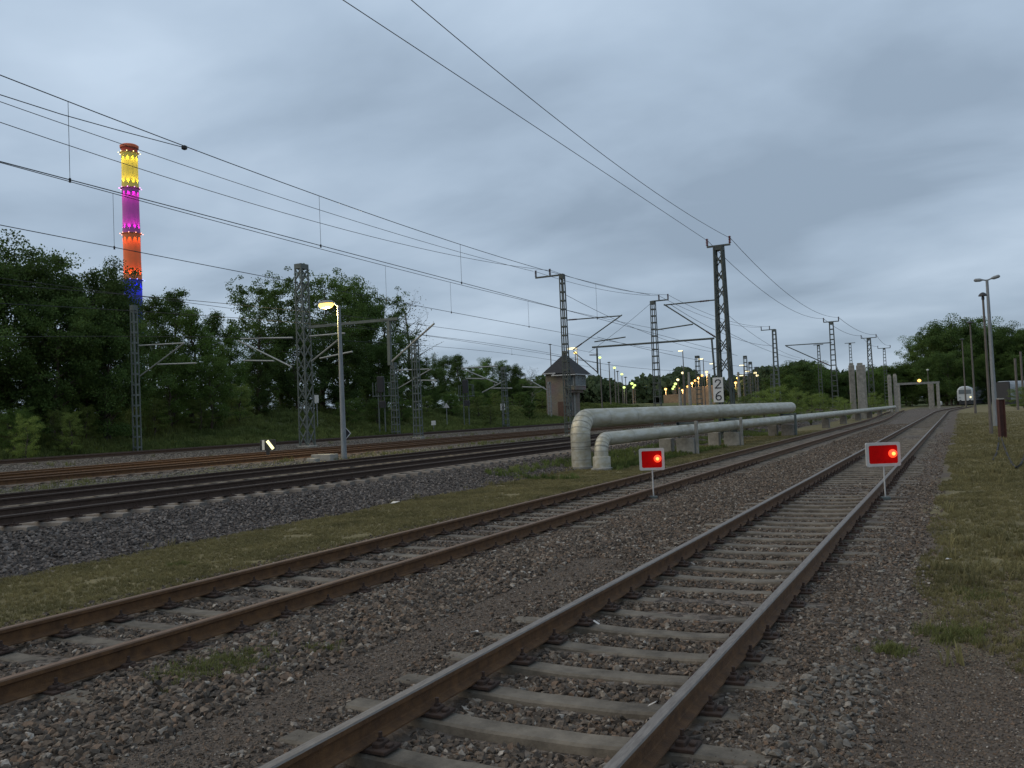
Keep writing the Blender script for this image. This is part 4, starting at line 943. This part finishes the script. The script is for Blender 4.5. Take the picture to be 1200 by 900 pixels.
m = MB(); m.lathe([(chr_(ztop)+.9, ztop-2), (chr_(ztop)+1.1, ztop+.5), (chr_(ztop)-.5, ztop+1.6), (2, ztop+2.6)], n=32); m.build('crown_ring', mat('crown_ring', (.6, .14, .06), .8), chm)

# ------------------------------------------------------------------ trees and shrubs
def quads(P, size, seed, flat=.0, aspect=.75):
    r = np.random.default_rng(seed); n = len(P); a = r.normal(size=(n, 3)); a /= np.linalg.norm(a, axis=1)[:, None]
    b = r.normal(size=(n, 3)); b -= (a*b).sum(1)[:, None]*a; b /= np.linalg.norm(b, axis=1)[:, None]
    s = (size*r.uniform(.55, 1.3, n))[:, None]
    a = a*s*.5; b = b*s*.5*aspect
    V = np.stack([P-a, P-b*1.0+a*.1, P+a, P+b*1.0-a*.1], 1).reshape(-1, 3); F = np.arange(4*n).reshape(n, 4); return V, F
def limbs(m, r, base, h, nl, spread, r0, start=.25, up=.55, ends=None):
    top = Vector(base)+Vector((r.normal()*.03*h, r.normal()*.03*h, h*.93)); pts = [Vector(base)+(top-Vector(base))*t+Vector((r.normal()*.012*h, r.normal()*.012*h, 0))*(t > 0) for t in np.linspace(0, 1, 7)]
    m.tube(pts, [r0*(1-.85*t) for t in np.linspace(0, 1, 7)], 7)
    for i in range(nl):
        t = start+(1-start)*(i+.5)/nl; f = t*6; k = min(5, int(f)); p = pts[k].lerp(pts[k+1], f-k); an = i*2.4+r.uniform(-.4, .4)
        L_ = spread(t)*r.uniform(.75, 1.1); d = Vector((math.cos(an), math.sin(an), up+r.uniform(-.2, .35))).normalized()
        q = [p]; 
        for s in range(3): d = (d+Vector((r.normal(), r.normal(), r.normal()+.3))*.16).normalized(); q.append(q[-1]+d*L_/3)
        rr = r0*(1-.85*t)*.5; m.tube(q, [rr, rr*.7, rr*.45, rr*.2], 5)
        for s in range(3):
            pb = q[1+s % 3]; d2 = (d+Vector((r.normal(), r.normal(), r.normal()*.6+.2))*.7).normalized(); e_ = pb+d2*L_*.42; m.tube([pb, e_], [rr*.35, rr*.1], 4)
            if ends is not None: ends.append(e_)
        if ends is not None: ends += [q[2], q[3]]
def tree_proto(kind, seed, nl=11, leaf=.2, nleaf=9500, hgt=12, wid=4.2, clump=.75, start=.06, lf='leaf_dark', bark='bark', profile='round', up=.45):
    r = np.random.default_rng(seed); m = MB(); ends = []
    if profile == 'round': sp_ = lambda t: wid*math.sqrt(max(.08, 1-((t-.5)/.62)**2))
    elif profile == 'tall': sp_ = lambda t: wid*(1.0-.75*t)*(.6+.4*math.sin(t*3.1))+.25
    else: sp_ = lambda t: wid
    limbs(m, r, (0, 0, -.5), hgt, nl*2, sp_, hgt*.016+.04, start, up, ends)
    tr = m.build('trunk', M[bark]); E = np.array([tuple(e_) for e_ in ends]); 
    extra = E[r.integers(0, len(E), len(E))]+r.normal(size=(len(E), 3))*wid*.11; E = np.vstack([E, extra])
    wgt = r.uniform(.2, 1, len(E)); idx = r.choice(len(E), nleaf, p=wgt/wgt.sum()); rad = clump*r.uniform(.7, 1.9, len(E))
    q = r.normal(size=(nleaf, 3)); q /= np.linalg.norm(q, axis=1)[:, None]; q *= (r.random(nleaf)**.5)[:, None]
    P = E[idx]+q*rad[idx][:, None]*np.array([1, 1, .72]); P[:, 2] = np.maximum(P[:, 2], .3)
    V, F = quads(P, leaf, seed+1); cr_ = np_mesh('crown', V, F, M[lf])
    return tr, cr_, float(np.percentile(P[:, 2], 99.3)), wid
protos = {}
protos['oakA'] = tree_proto('a', 11, lf='leaf_dark', nleaf=46000, leaf=.17, wid=4.2, clump=.7, nl=15)
protos['oakB'] = tree_proto('b', 12, lf='leaf_dark', nleaf=40000, leaf=.165, wid=3.8, clump=.62, nl=14)
protos['oakC'] = tree_proto('c', 13, lf='leaf_mid', nleaf=32000, leaf=.165, wid=4.0, clump=.62, nl=14)
protos['tallA'] = tree_proto('d', 14, lf='leaf_mid', nleaf=20000, leaf=.15, wid=3.0, clump=.5, profile='tall', nl=14, start=.05)
protos['tallB'] = tree_proto('e', 15, lf='leaf_dark', nleaf=18000, leaf=.15, wid=2.7, clump=.5, profile='tall', nl=13, start=.05)
protos['airy'] = tree_proto('f', 16, lf='leaf_mid', nleaf=17000, leaf=.15, wid=3.2, clump=.42, nl=16, start=.1)
protos['bright'] = tree_proto('j', 21, lf='leaf_bright', nleaf=16000, leaf=.15, wid=3.4, clump=.6, start=.05)
protos['bare'] = tree_proto('g', 17, lf='leaf_rust', nleaf=700, leaf=.15, wid=3.0, clump=.4, nl=17, start=.22, bark='bark_pale', up=.8)
protos['light'] = tree_proto('h', 18, lf='leaf_light', nleaf=16000, leaf=.15, wid=3.2, clump=.55, start=.08)
used = set()
def place(key, loc, h, wscale, label, group, name='tree', cat='tree', rz=None):
    tr, crn, hh, ww = protos[key]; r_ = empty(name, loc, rz if rz is not None else rng.uniform(0, 6.28), label, cat, group); s = h/hh
    for o in (tr, crn):
        q = o if key not in used else o.copy()
        if key in used: C.objects.link(q)
        q.parent = r_
    used.add(key); r_.scale = (s*wscale, s*wscale, s); return r_
def tree(key, px, toppy, D, wscale, label, group='trees of the wood on the bank', **k):
    Y = at(px, toppy, D).y; z = float(gz(-D, Y)); t = aty(px, toppy, Y).z-.6; return place(key, (-D, Y, z), max(2, t-z), wscale, label, group, **k)
W1 = [('oakA', -70, 275, 43, 1.1, 'broad dark tree cut by the left edge'), ('oakA', 8, 283, 43, 1.05, 'broad dark tree at the left edge of the wood'), ('oakC', 52, 290, 45, 1., 'rounded tree second from the left edge'),
      ('oakB', 98, 298, 42, 1.0, 'large dark tree with a dense lower crown left of the chimney'), ('oakB', 117, 318, 44, .85, 'dark tree whose crown meets the left side of the chimney'), ('oakB', 60, 330, 40.5, 1.1, 'lower dark tree in front of the left edge of the wood'), ('oakA', 120, 360, 40.5, 1.1, 'low wide dark tree at the bank foot left of the slim mast'),
      ('tallA', 178, 340, 45, 1., 'pointed tree directly right of the chimney'), ('tallB', 198, 333, 46, 1., 'tallest pointed tree right of the chimney'), ('tallA', 222, 352, 44, 1., 'pointed tree left of the gap before the wide mast'), ('tallB', 246, 357, 47, .9, 'slender pointed tree in the gap left of the wide mast'), ('tallA', 268, 375, 46, 1., 'short pointed tree in the gap left of the wide mast'),
      ('oakC', 200, 400, 42.5, 1.1, 'low bushy tree under the pointed trees'), ('oakC', 245, 410, 42.5, 1.1, 'low bushy tree left of the wide mast'), ('airy', 303, 318, 48, 1.05, 'tall airy tree left of the wide mast top'), ('airy', 326, 316, 50, 1.0, 'tall airy tree touching the wide mast top'), ('airy', 374, 310, 49, 1.1, 'tallest airy tree right of the wide mast'),
      ('airy', 402, 318, 52, 1., 'airy tree directly above the glowing lamp'), ('oakB', 425, 330, 49, 1., 'dense tree right of the glowing lamp'), ('airy', 448, 338, 51, 1.0, 'airy tree left of the bare tree'), ('oakA', 345, 375, 47, 1.1, 'dark tree behind the wide mast'), ('oakB', 400, 385, 46, 1.15, 'dark tree behind the glowing lamp pole'), ('oakB', 300, 400, 46, 1.1, 'dark tree low behind the left cantilevers'),
      ('oakA', 445, 395, 47, 1.15, 'dark tree behind the boom end'), ('bare', 478, 338, 50, 1.15, 'bare pale-branched tree with a few leaves'), ('oakB', 485, 410, 49, 1., 'dark tree under the bare tree'), ('oakA', 520, 413, 60, 1., 'rounded tree right of the bare tree'), ('tallB', 537, 411, 56, 1.0, 'narrow dark tree between the bare tree and the signal tower'), ('oakC', 552, 424, 66, 1.0, 'tree in the dip left of the rounded middle tree'),
      ('oakC', 578, 416, 66, 1.05, 'rounded middle tree left of the signal tower'), ('oakA', 598, 424, 64, 1., 'tree at the right shoulder of the rounded middle tree'), ('bare', 622, 426, 68, 1.1, 'bare pale tree just left of the signal tower'), ('oakB', 617, 445, 62, 1.1, 'dark low tree left of the signal tower wall'), ('oakA', 505, 425, 52, 1.1, 'dark tree behind the cantilever under the bare tree'),
      ('oakC', 640, 440, 80, 1.0, 'tree hidden partly by the signal tower'), ('oakA', 560, 440, 55, 1.1, 'dark tree behind the second light signal')]
for a in W1: tree(*a)
for px in range(-40, 650, 34):
    tree('oakA' if px % 3 else 'oakC', px, 437+(px % 5)*3, 54 if px < 500 else 74, 1.5, 'low dark tree deep in the wood, seen between the front trunks', 'low trees deep in the wood')
for px in range(150, 640, 27):
    tree('oakC' if px % 2 else 'light', px, 468+(px % 7)*1.5, 46.5+(px % 4), 1.7, 'dark bush in the shade along the wood edge', 'undergrowth at the wood edge', name='bush', cat='bush')
shr = [('bright', 30, 514, 36.3, 1.1, 'yellow-green young bush at the left end of the far track', 2.4), ('light', 100, 470, 39.5, 1.2, 'yellowish bush under the left trees', 3.4), ('light', 128, 440, 40.5, 1.2, 'taller light green bush left of the slim mast', 5), ('oakC', 15, 490, 38.5, 1.3, 'dark green bush behind the young bush at the left', 3),
       ('light', 72, 490, 38.2, 1.3, 'pale bush with whitish blossom near the left end', 2.5), ('light', 84, 510, 37.2, 1.2, 'low leafy bush beside the far track, left', 1.4), ('light', 180, 465, 41.5, 1.4, 'low bush right of the slim mast', 3), ('light', 235, 470, 41.5, 1.4, 'green bush on the bank left of the wide mast', 3),
       ('light', 280, 440, 43, 1.5, 'tall green bush on the bank left of the wide mast', 5), ('oakC', 405, 470, 41, 1.6, 'dark bush behind the glowing lamp pole', 3.4), ('oakC', 440, 472, 41, 1.5, 'dark bush left of the first light signal', 3), ('oakC', 470, 478, 41, 1.5, 'dark bush behind the mast under the bare tree', 3), ('light', 500, 474, 43, 1.5, 'bush right of the mast under the bare tree', 3),
       ('oakC', 530, 476, 44, 1.6, 'bush behind the triangular sign', 3), ('light', 560, 474, 43, 1.8, 'green bush left of the white sign', 3), ('light', 590, 480, 42, 1.8, 'green bush behind the white sign', 3), ('oakB', 620, 476, 40, 1.3, 'dark round bush left of the signal tower', 3), ('light', 636, 472, 46, 1.4, 'green bush at the signal tower corner', 3), ('light', 575, 492, 37.8, 1.3, 'low green bush by the bank foot left of the signal tower', 2)]
fl = protos['light'][1].copy(); 
for key, px, py, D, ws, lb, _h in shr: tree(key, px, py, D, ws, lb, 'bushes on the bank', name='bush', cat='bush')
# bushes behind the pipes
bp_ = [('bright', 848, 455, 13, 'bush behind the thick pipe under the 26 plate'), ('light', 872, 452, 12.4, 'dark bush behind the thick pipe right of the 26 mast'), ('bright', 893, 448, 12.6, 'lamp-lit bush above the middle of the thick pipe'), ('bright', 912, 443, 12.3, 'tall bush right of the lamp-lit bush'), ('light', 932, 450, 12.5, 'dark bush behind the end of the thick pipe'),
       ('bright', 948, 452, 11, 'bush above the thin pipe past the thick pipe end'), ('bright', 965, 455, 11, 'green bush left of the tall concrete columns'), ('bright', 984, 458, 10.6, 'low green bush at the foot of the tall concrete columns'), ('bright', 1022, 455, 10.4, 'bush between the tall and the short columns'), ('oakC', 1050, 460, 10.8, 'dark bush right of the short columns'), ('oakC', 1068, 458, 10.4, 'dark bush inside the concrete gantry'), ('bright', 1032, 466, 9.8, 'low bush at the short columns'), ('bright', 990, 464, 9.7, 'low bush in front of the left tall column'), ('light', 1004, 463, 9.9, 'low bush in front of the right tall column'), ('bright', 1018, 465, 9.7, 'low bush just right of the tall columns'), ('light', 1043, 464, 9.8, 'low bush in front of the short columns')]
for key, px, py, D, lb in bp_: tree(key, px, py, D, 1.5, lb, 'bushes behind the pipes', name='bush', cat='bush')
ftree_later = [(1192, 455, 110, 'light green bush at the right edge covering the end of the pale coach'), (1204, 452, 105, 'green bush cut by the right edge near the pale coach')]
# right wood, mid wood: single trees
def ftree(key, px, toppy, dep, ws, label, group):
    p = ray(px, toppy)*dep; z = float(gz(p.x, p.y)); zt = CAMZ+p.z+(1.6 if group == gr else 1.0); return place(key, (p.x, p.y, z), zt-z, ws, label, group)
gr = 'trees of the wood at the right'
for px, py, dp, lb in ftree_later:
    q = ray(px, py)*dp; place('light', (q.x, q.y, 0), CAMZ+q.z, 1.6, lb, 'bushes at the right edge', name='bush', cat='bush')
for i, (px, py, dep) in enumerate([(1086, 425, 235), (1090, 402, 225), (1104, 390, 215), (1118, 384, 210), (1133, 387, 220), (1147, 395, 225), (1160, 393, 210), (1174, 392, 220), (1187, 400, 215), (1200, 396, 205), (1215, 390, 210), (1092, 430, 205), (1112, 420, 200), (1140, 425, 205), (1168, 425, 205), (1195, 425, 200), (1125, 435, 200), (1155, 440, 200), (1182, 440, 200)]):
    ftree(['oakA', 'oakC', 'oakB'][i % 3], px, py, dep, 1.15, 'dark leafy tree in the dense wood behind the train', gr)
for i, (px, py, dep, lb) in enumerate([(930, 432, 190, 'rounded tree on the left end of the dark hill'), (943, 432, 200, 'highest rounded tree of the dark hill'), (958, 440, 205, 'tree on the right slope of the dark hill'), (975, 441, 210, 'tree behind the two-armed mast'), (993, 440, 210, 'tree behind the tall concrete columns'), (1015, 437, 215, 'tree right of the tall concrete columns'), (1032, 434, 225, 'tree behind the smallest two-armed mast'), (1047, 432, 230, 'tree above the short concrete columns'), (1060, 438, 225, 'tree left of the gantry wood'), (916, 447, 170, 'low tree left of the dark hill')]):
    ftree(['oakA', 'oakC'][i % 2], px, py, dep, 1.6, lb, 'trees of the dark hill')
# far-off wood, one mass
P = []; r = np.random.default_rng(5)
for i in range(420):
    px = r.uniform(560, 1120); dep = r.uniform(300, 430)
    base_ = {True: 446, False: 440}[px < 860]; c = on(px, dep); tpy = base_+7*math.sin(px*.045)+4*math.sin(px*.13+1)+r.uniform(-3, 6)-(px > 860)*4
    zt = CAMZ+ray(px, tpy).z*dep; R_ = r.uniform(4, 6.5)
    n = 130; q = r.normal(size=(n, 3)); q /= np.linalg.norm(q, axis=1)[:, None]; q *= r.uniform(.75, 1.05, (n, 1))
    zc_ = (zt+4)/2; q = q*np.array([R_, R_, (zt-4)/2+1]); P.append(q+np.array([c.x, c.y, zc_]))
P = np.vstack(P); V, F = quads(P, 2.1, 77, aspect=.9); o = np_mesh('distant_wood', V, F, M['leaf_far'], kind='stuff'); tag(o, 'far-off wood along the horizon', 'wood')

# ------------------------------------------------------------------ ground cover (uncountable): stones and grass
protoc = bpy.data.collections.new('stone_shapes'); grassc = bpy.data.collections.new('grass_shapes'); weedc = bpy.data.collections.new('weed_shapes')
def stone_mat(name, cs):
    m = bpy.data.materials.new(name); m.use_nodes = True; t = m.node_tree; b = t.nodes['Principled BSDF']; b.inputs['Roughness'].default_value = .88; b.inputs['Specular IOR Level'].default_value = .3
    oi = t.nodes.new('ShaderNodeObjectInfo'); r_ = t.nodes.new('ShaderNodeValToRGB'); t.links.new(oi.outputs['Random'], r_.inputs[0]); e = r_.color_ramp.elements
    e[0].position, e[0].color = cs[0][0], (*cs[0][1], 1); e[1].position, e[1].color = cs[-1][0], (*cs[-1][1], 1)
    for p_, c_ in cs[1:-1]: x = e.new(p_); x.color = (*c_, 1)
    co = t.nodes.new('ShaderNodeTexCoord'); n = t.nodes.new('ShaderNodeTexNoise'); n.inputs['Scale'].default_value = 2.5; n.inputs['Detail'].default_value = 5; t.links.new(co.outputs['Object'], n.inputs[0])
    mr = t.nodes.new('ShaderNodeMapRange'); t.links.new(n.outputs[0], mr.inputs[0]); mr.inputs[1].default_value = .3; mr.inputs[2].default_value = .7; mr.inputs[3].default_value = .7; mr.inputs[4].default_value = 1.3
    sc = t.nodes.new('ShaderNodeVectorMath'); sc.operation = 'SCALE'; t.links.new(r_.outputs[0], sc.inputs[0]); t.links.new(mr.outputs[0], sc.inputs[3]); t.links.new(sc.outputs[0], b.inputs['Base Color']); return m
SM = stone_mat('stone_near', [(0, (.038, .031, .025)), (.35, (.084, .067, .052)), (.6, (.112, .088, .067)), (.75, (.14, .095, .065)), (.92, (.18, .152, .12)), (.985, (.23, .205, .175)), (1, (.34, .31, .27))])
SM2 = stone_mat('stone_dark', [(0, (.038, .032, .028)), (.5, (.078, .066, .058)), (.85, (.13, .112, .1)), (1, (.2, .175, .155))])
SM3 = stone_mat('stone_pale', [(0, (.08, .07, .058)), (.5, (.12, .108, .092)), (1, (.22, .2, .172))])
def stones(coll, matl, n=8, seed=1):
    r_ = np.random.default_rng(seed)
    for k in range(n):
        bm = bmesh.new(); sx = (1, r_.uniform(.62, .95), r_.uniform(.42, .72))
        for i in range(11):
            v = r_.normal(size=3); v /= np.linalg.norm(v); v *= r_.uniform(.78, 1); bm.verts.new(v*np.array(sx))
        res = bmesh.ops.convex_hull(bm, input=bm.verts); bmesh.ops.delete(bm, geom=[g for g in res['geom_interior'] if isinstance(g, bmesh.types.BMVert)], context='VERTS')
        me = bpy.data.meshes.new('stone'); bm.to_mesh(me); bm.free(); me.materials.append(matl); coll.objects.link(bpy.data.objects.new('stone', me))
def tufts(coll, matl, n=5, seed=2, blades=14, h=1., lean=.5, w_=.05):
    r_ = np.random.default_rng(seed)
    for k in range(n):
        V = []; F = []
        for b in range(blades):
            a = r_.uniform(0, 6.28); l = r_.uniform(.4, 1)*h; o_ = r_.normal(size=2)*.25; d = np.array([math.cos(a), math.sin(a)])*lean*r_.uniform(.2, 1.2); s = np.array([-math.sin(a), math.cos(a)])*w_
            i = len(V); V += [(o_[0]-s[0], o_[1]-s[1], -.1), (o_[0]+s[0], o_[1]+s[1], -.1), (o_[0]+d[0]*.4*l+s[0]*.7, o_[1]+d[1]*.4*l+s[1]*.7, .65*l), (o_[0]+d[0]*.4*l-s[0]*.7, o_[1]+d[1]*.4*l-s[1]*.7, .65*l), (o_[0]+d[0]*l, o_[1]+d[1]*l, .95*l)]
            F += [(i, i+1, i+2, i+3), (i+3, i+2, i+4)]
        me = bpy.data.meshes.new('tuft'); me.from_pydata(V, [], F); me.materials.append(matl); coll.objects.link(bpy.data.objects.new('tuft', me))
stones(protoc, SM, 9, 3); sdark = bpy.data.collections.new('dark_stones'); stones(sdark, SM2, 7, 4); spale = bpy.data.collections.new('pale_stones'); stones(spale, SM3, 6, 5)
gdry = bpy.data.collections.new('dry'); tufts(gdry, M['grass_dry'], 5, 6, 13, lean=.8); ggreen = bpy.data.collections.new('green'); tufts(ggreen, M['grass_green'], 5, 7, 14); gweed = bpy.data.collections.new('weed'); tufts(gweed, M['weed'], 5, 8, 16, lean=.9, w_=.035)
def scatter(name, P, S, Rt, coll, label, cat):
    me = bpy.data.meshes.new(name); me.vertices.add(len(P)); me.vertices.foreach_set('co', np.asarray(P, np.float32).ravel())
    a = me.attributes.new('scl', 'FLOAT', 'POINT'); a.data.foreach_set('value', np.asarray(S, np.float32))
    a = me.attributes.new('rot', 'FLOAT_VECTOR', 'POINT'); a.data.foreach_set('vector', np.asarray(Rt, np.float32).ravel())
    o = bpy.data.objects.new(name, me); C.objects.link(o); tag(o, label, cat, kind='stuff')
    g = bpy.data.node_groups.new(name, 'GeometryNodeTree'); g.interface.new_socket('Geometry', in_out='INPUT', socket_type='NodeSocketGeometry'); g.interface.new_socket('Geometry', in_out='OUTPUT', socket_type='NodeSocketGeometry')
    N = g.nodes.new; gi = N('NodeGroupInput'); go = N('NodeGroupOutput'); ip = N('GeometryNodeInstanceOnPoints'); ci = N('GeometryNodeCollectionInfo')
    ci.inputs['Collection'].default_value = coll; ci.inputs['Separate Children'].default_value = True; ci.inputs['Reset Children'].default_value = True
    at1 = N('GeometryNodeInputNamedAttribute'); at1.data_type = 'FLOAT'; at1.inputs['Name'].default_value = 'scl'; at2 = N('GeometryNodeInputNamedAttribute'); at2.data_type = 'FLOAT_VECTOR'; at2.inputs['Name'].default_value = 'rot'
    g.links.new(gi.outputs[0], ip.inputs['Points']); g.links.new(ci.outputs[0], ip.inputs['Instance']); ip.inputs['Pick Instance'].default_value = True
    g.links.new(at1.outputs[0], ip.inputs['Scale']); g.links.new(at2.outputs[0], ip.inputs['Rotation']); g.links.new(ip.outputs[0], go.inputs[0])
    md = o.modifiers.new('scatter', 'NODES'); md.node_group = g; return o
fw = np.array([-math.sin(R(THETA)), math.cos(R(THETA))]); rt = np.array([math.cos(R(THETA)), math.sin(R(THETA))])
def sample(D0, D1, Y0, Y1, dens, fall=None):
    n = int((D1-D0)*(Y1-Y0)*dens); X = -rng.uniform(D0, D1, n); Y = rng.uniform(Y0, Y1, n)
    dep = X*fw[0]+Y*fw[1]; sd = X*rt[0]+Y*rt[1]; k = (dep > 1.5) & (np.abs(sd) < dep*.60+1.6)
    if fall: dist = np.hypot(X, Y); k &= rng.random(n) < np.clip((fall/dist)**1.6, 0, 1)
    return X[k], Y[k]
def put(name, zones, coll, label, cat='gravel', keep=None, zoff=0., smin=.018, smax=.034, grass=False):
    XS = []; YS = []; SS = []
    for z in zones:
        X, Y = sample(*z[:6]); s = rng.uniform(z[6] if len(z) > 6 else smin, z[7] if len(z) > 7 else smax, len(X))
        if keep is not None: k = keep(X, Y); X, Y, s = X[k], Y[k], s[k]
        XS.append(X); YS.append(Y); SS.append(s)
    X = np.concatenate(XS); Y = np.concatenate(YS); S = np.concatenate(SS); Z = gzn(X, Y)+(S*.1 if not grass else 0)+zoff
    if grass: Rt = np.stack([rng.normal(size=len(X))*.1, rng.normal(size=len(X))*.1, rng.uniform(0, 6.28, len(X))], 1)
    else: Rt = np.stack([rng.normal(size=len(X))*.5, rng.normal(size=len(X))*.5, rng.uniform(0, 6.28, len(X))], 1)
    return scatter(name, np.stack([X, Y, Z], 1), S, Rt, coll, label, cat)
# keep stones off the sleepers and rails of tracks 1 and 2
def offties(X, Y):
    k = np.ones(len(X), bool)
    for D, y0 in ((2.24, 2.79), (6.49, 2.3)):
        u = ((Y-y0)/.585) % 1; u = np.minimum(u, 1-u)*.585; inn = np.abs(-X-D) < 1.3
        k &= ~(inn & (u < .135+.02*rng.random(len(X)))) | (inn & (np.abs(-X-D) > .88) & (vnoise(X, Y, 2.3, 61)+.5*vnoise(X, Y, 9, 62) > (.36 if D < 3 else .34)))
        k &= ~((np.abs(np.abs(-X-D)-.7525) < .085))
    return k
put('ballast_stones', [(1.4, 3.1, 2, 14, 1100, 8, .02, .047), (1.4, 3.1, 2, 14, 700, 8, .01, .024), (.9, 1.45, 2, 14, 750, 9, .012, .034), (3.05, 3.65, 2, 14, 750, 9, .012, .034), (5.1, 7.8, 2, 26, 850, 12, .018, .046), (4.2, 5.4, 2, 30, 750, 10, .022, .055), (4.2, 5.4, 2, 16, 500, 10, .01, .024), (3.4, 4.4, 2, 14, 160, 8, .01, .034), (.35, 1.2, 2, 20, 350, 9, .012, .034), (-1.2, .4, 2, 14, 60, 7, .008, .02), (1.4, 3.1, 10, 45, 500, 16, .02, .04), (7.5, 8.2, 3, 30, 350, 12, .015, .045), (3.3, 5.2, 10, 70, 380, 22, .02, .05), (.5, 1.2, 10, 50, 250, 18, .015, .04)],
    protoc, 'loose brown-grey ballast stones around the two near tracks', keep=offties)
put('small_gravel', [(-1.6, 1.3, 2, 10, 5200, 6, .003, .013), (3.1, 4.8, 2, 12, 3800, 7, .003, .012)], protoc, 'fine gravel and grit between the near tracks and beside them', keep=offties)
put('pale_gravel', [(.5, 1.0, 4.2, 6.2, 380, None, .016, .05), (.4, .95, 6.2, 11, 170, None, .015, .04), (3.2, 5.4, 3, 14, 9, None, .012, .034), (-1.0, .6, 3, 9, 16, None, .006, .02), (1.5, 3.0, 3, 12, 7, None, .015, .03)], spale, 'scattered pale stones right of the near track', keep=offties)
put('main_line_ballast', [(10.9, 13.1, 3, 75, 420, 26, .028, .062), (13.0, 19.9, 4, 40, 60, 24, .025, .04)], sdark, 'dark grey ballast on the slope of the raised main tracks', keep=lambda X, Y: ~((np.abs(-X-14.35) < 1.32) & (np.minimum((Y-2)/.585 % 1, 1-(Y-2)/.585 % 1)*.585 < .11)))
put('yard_ballast', [(19.9, 22.4, 8, 60, 60, None, .03, .06), (30, 33.5, 12, 80, 60, None, .03, .06)], spale, 'pale ballast between the far rusty tracks')
def clump(s, th, seed): return lambda X, Y: vnoise(X, Y, s, seed) > th
gmask = lambda X, Y: (vnoise(X, Y, .9, 21)*.6+vnoise(X, Y, 3.5, 22)*.4 > .22)
put('dry_grass', [(7.9, 10.9, 4, 60, 620, 20, .02, .055)], gdry, 'short dry yellow-green grass strip between the track and the ballast slope', 'grass', keep=gmask, grass=True)
rk = lambda X, Y: (X > -.45+.9*np.clip((8.5-Y)/3, 0, 1)+(vnoise(X, Y, 1.2, 31)-.5)*.5) & (vnoise(X, Y, 2.2, 32) > .12)
put('lawn_grass', [(-9, .5, 5.5, 110, 420, 22, .02, .06)], gdry, 'short dry lawn on the right of the near track', 'grass', keep=rk, grass=True)
put('tall_stalks', [(-9, .3, 6, 60, 9, None, .08, .2), (7.9, 8.3, 5, 40, 5, None, .06, .13), (10.4, 11.1, 5, 50, 14, None, .07, .18)], gdry, 'sparse taller dead stalks along the grass edges', 'grass', keep=lambda X, Y: vnoise(X, Y, .8, 71) > .5, grass=True)
put('bank_grass', [(36.6, 48, 12, 130, 26, None, .12, .42)], ggreen, 'rough green grass on the bank below the wood', 'grass', grass=True)
put('pipe_grass', [(9.3, 12.2, 22, 60, 50, None, .05, .22)], ggreen, 'longer green grass under and behind the pipes', 'grass', keep=lambda X, Y: vnoise(X, Y, .5, 41) > .42, grass=True)
put('track_weeds', [(20.3, 22.0, 8, 60, 9, None, .06, .24), (29.8, 33, 14, 60, 2, None, .1, .25)], gweed, 'weeds growing between the main tracks and the rusty tracks', 'weeds', keep=lambda X, Y: vnoise(X, Y, .6, 51) > .68, grass=True)
for px, py, sz, lb in ((556, 745, .06, 'torn white paper scrap on the ballast between the near rails'), (463, 592, .16, 'flat white scrap on the grass strip behind the rusty track'), (1112, 660, .035, 'tiny white scrap on the dirt right of the near track'), (148, 622, .05, 'small white scrap at the grass edge left')):
    c = gpt(px, py); m = MB(); a = [(math.cos(t)*sz*random.uniform(.5, 1), math.sin(t)*sz*random.uniform(.4, .8)) for t in (0, 1.1, 2.2, 3.3, 4.3, 5.3)]
    top_ = [(x_, y_, .012+random.uniform(0, sz*.35)) for x_, y_ in a]; bot = [(x_, y_, z_-.004) for x_, y_, z_ in top_]
    m.add(top_+bot+[(0, 0, sz*.3), (0, 0, sz*.3-.004)], [(i, (i+1) % 6, 12) for i in range(6)]+[(6+(i+1) % 6, 6+i, 13) for i in range(6)]+[(i, 6+i, 6+(i+1) % 6, (i+1) % 6) for i in range(6)])
    o = m.build('paper_scrap', M['frame_white'], loc=(c.x, c.y, float(gzn(c.x, c.y))+.015)); tag(o, lb, 'litter')
# weed patches near the camera
XY = []
for px, py, rad, n in ((262, 778, .33, 190), (228, 790, .2, 60), (380, 762, .12, 26), (1120, 748, .26, 120), (1046, 768, .13, 60), (1150, 700, .2, 40), (205, 663, .15, 30)):
    c = gpt(px, py); a = rng.normal(size=(n, 2))*rad*.55; XY.append(np.stack([c.x+a[:, 0], c.y+a[:, 1]], 1))
XY = np.vstack(XY); S = rng.uniform(.03, .085, len(XY)); Z = gzn(XY[:, 0], XY[:, 1]); Rt = np.stack([rng.normal(size=len(XY))*.2, rng.normal(size=len(XY))*.2, rng.uniform(0, 6.28, len(XY))], 1)
scatter('weed_patches', np.column_stack([XY, Z]), S, Rt, gweed, 'small fresh green weed patches in the gravel near the camera', 'weeds')
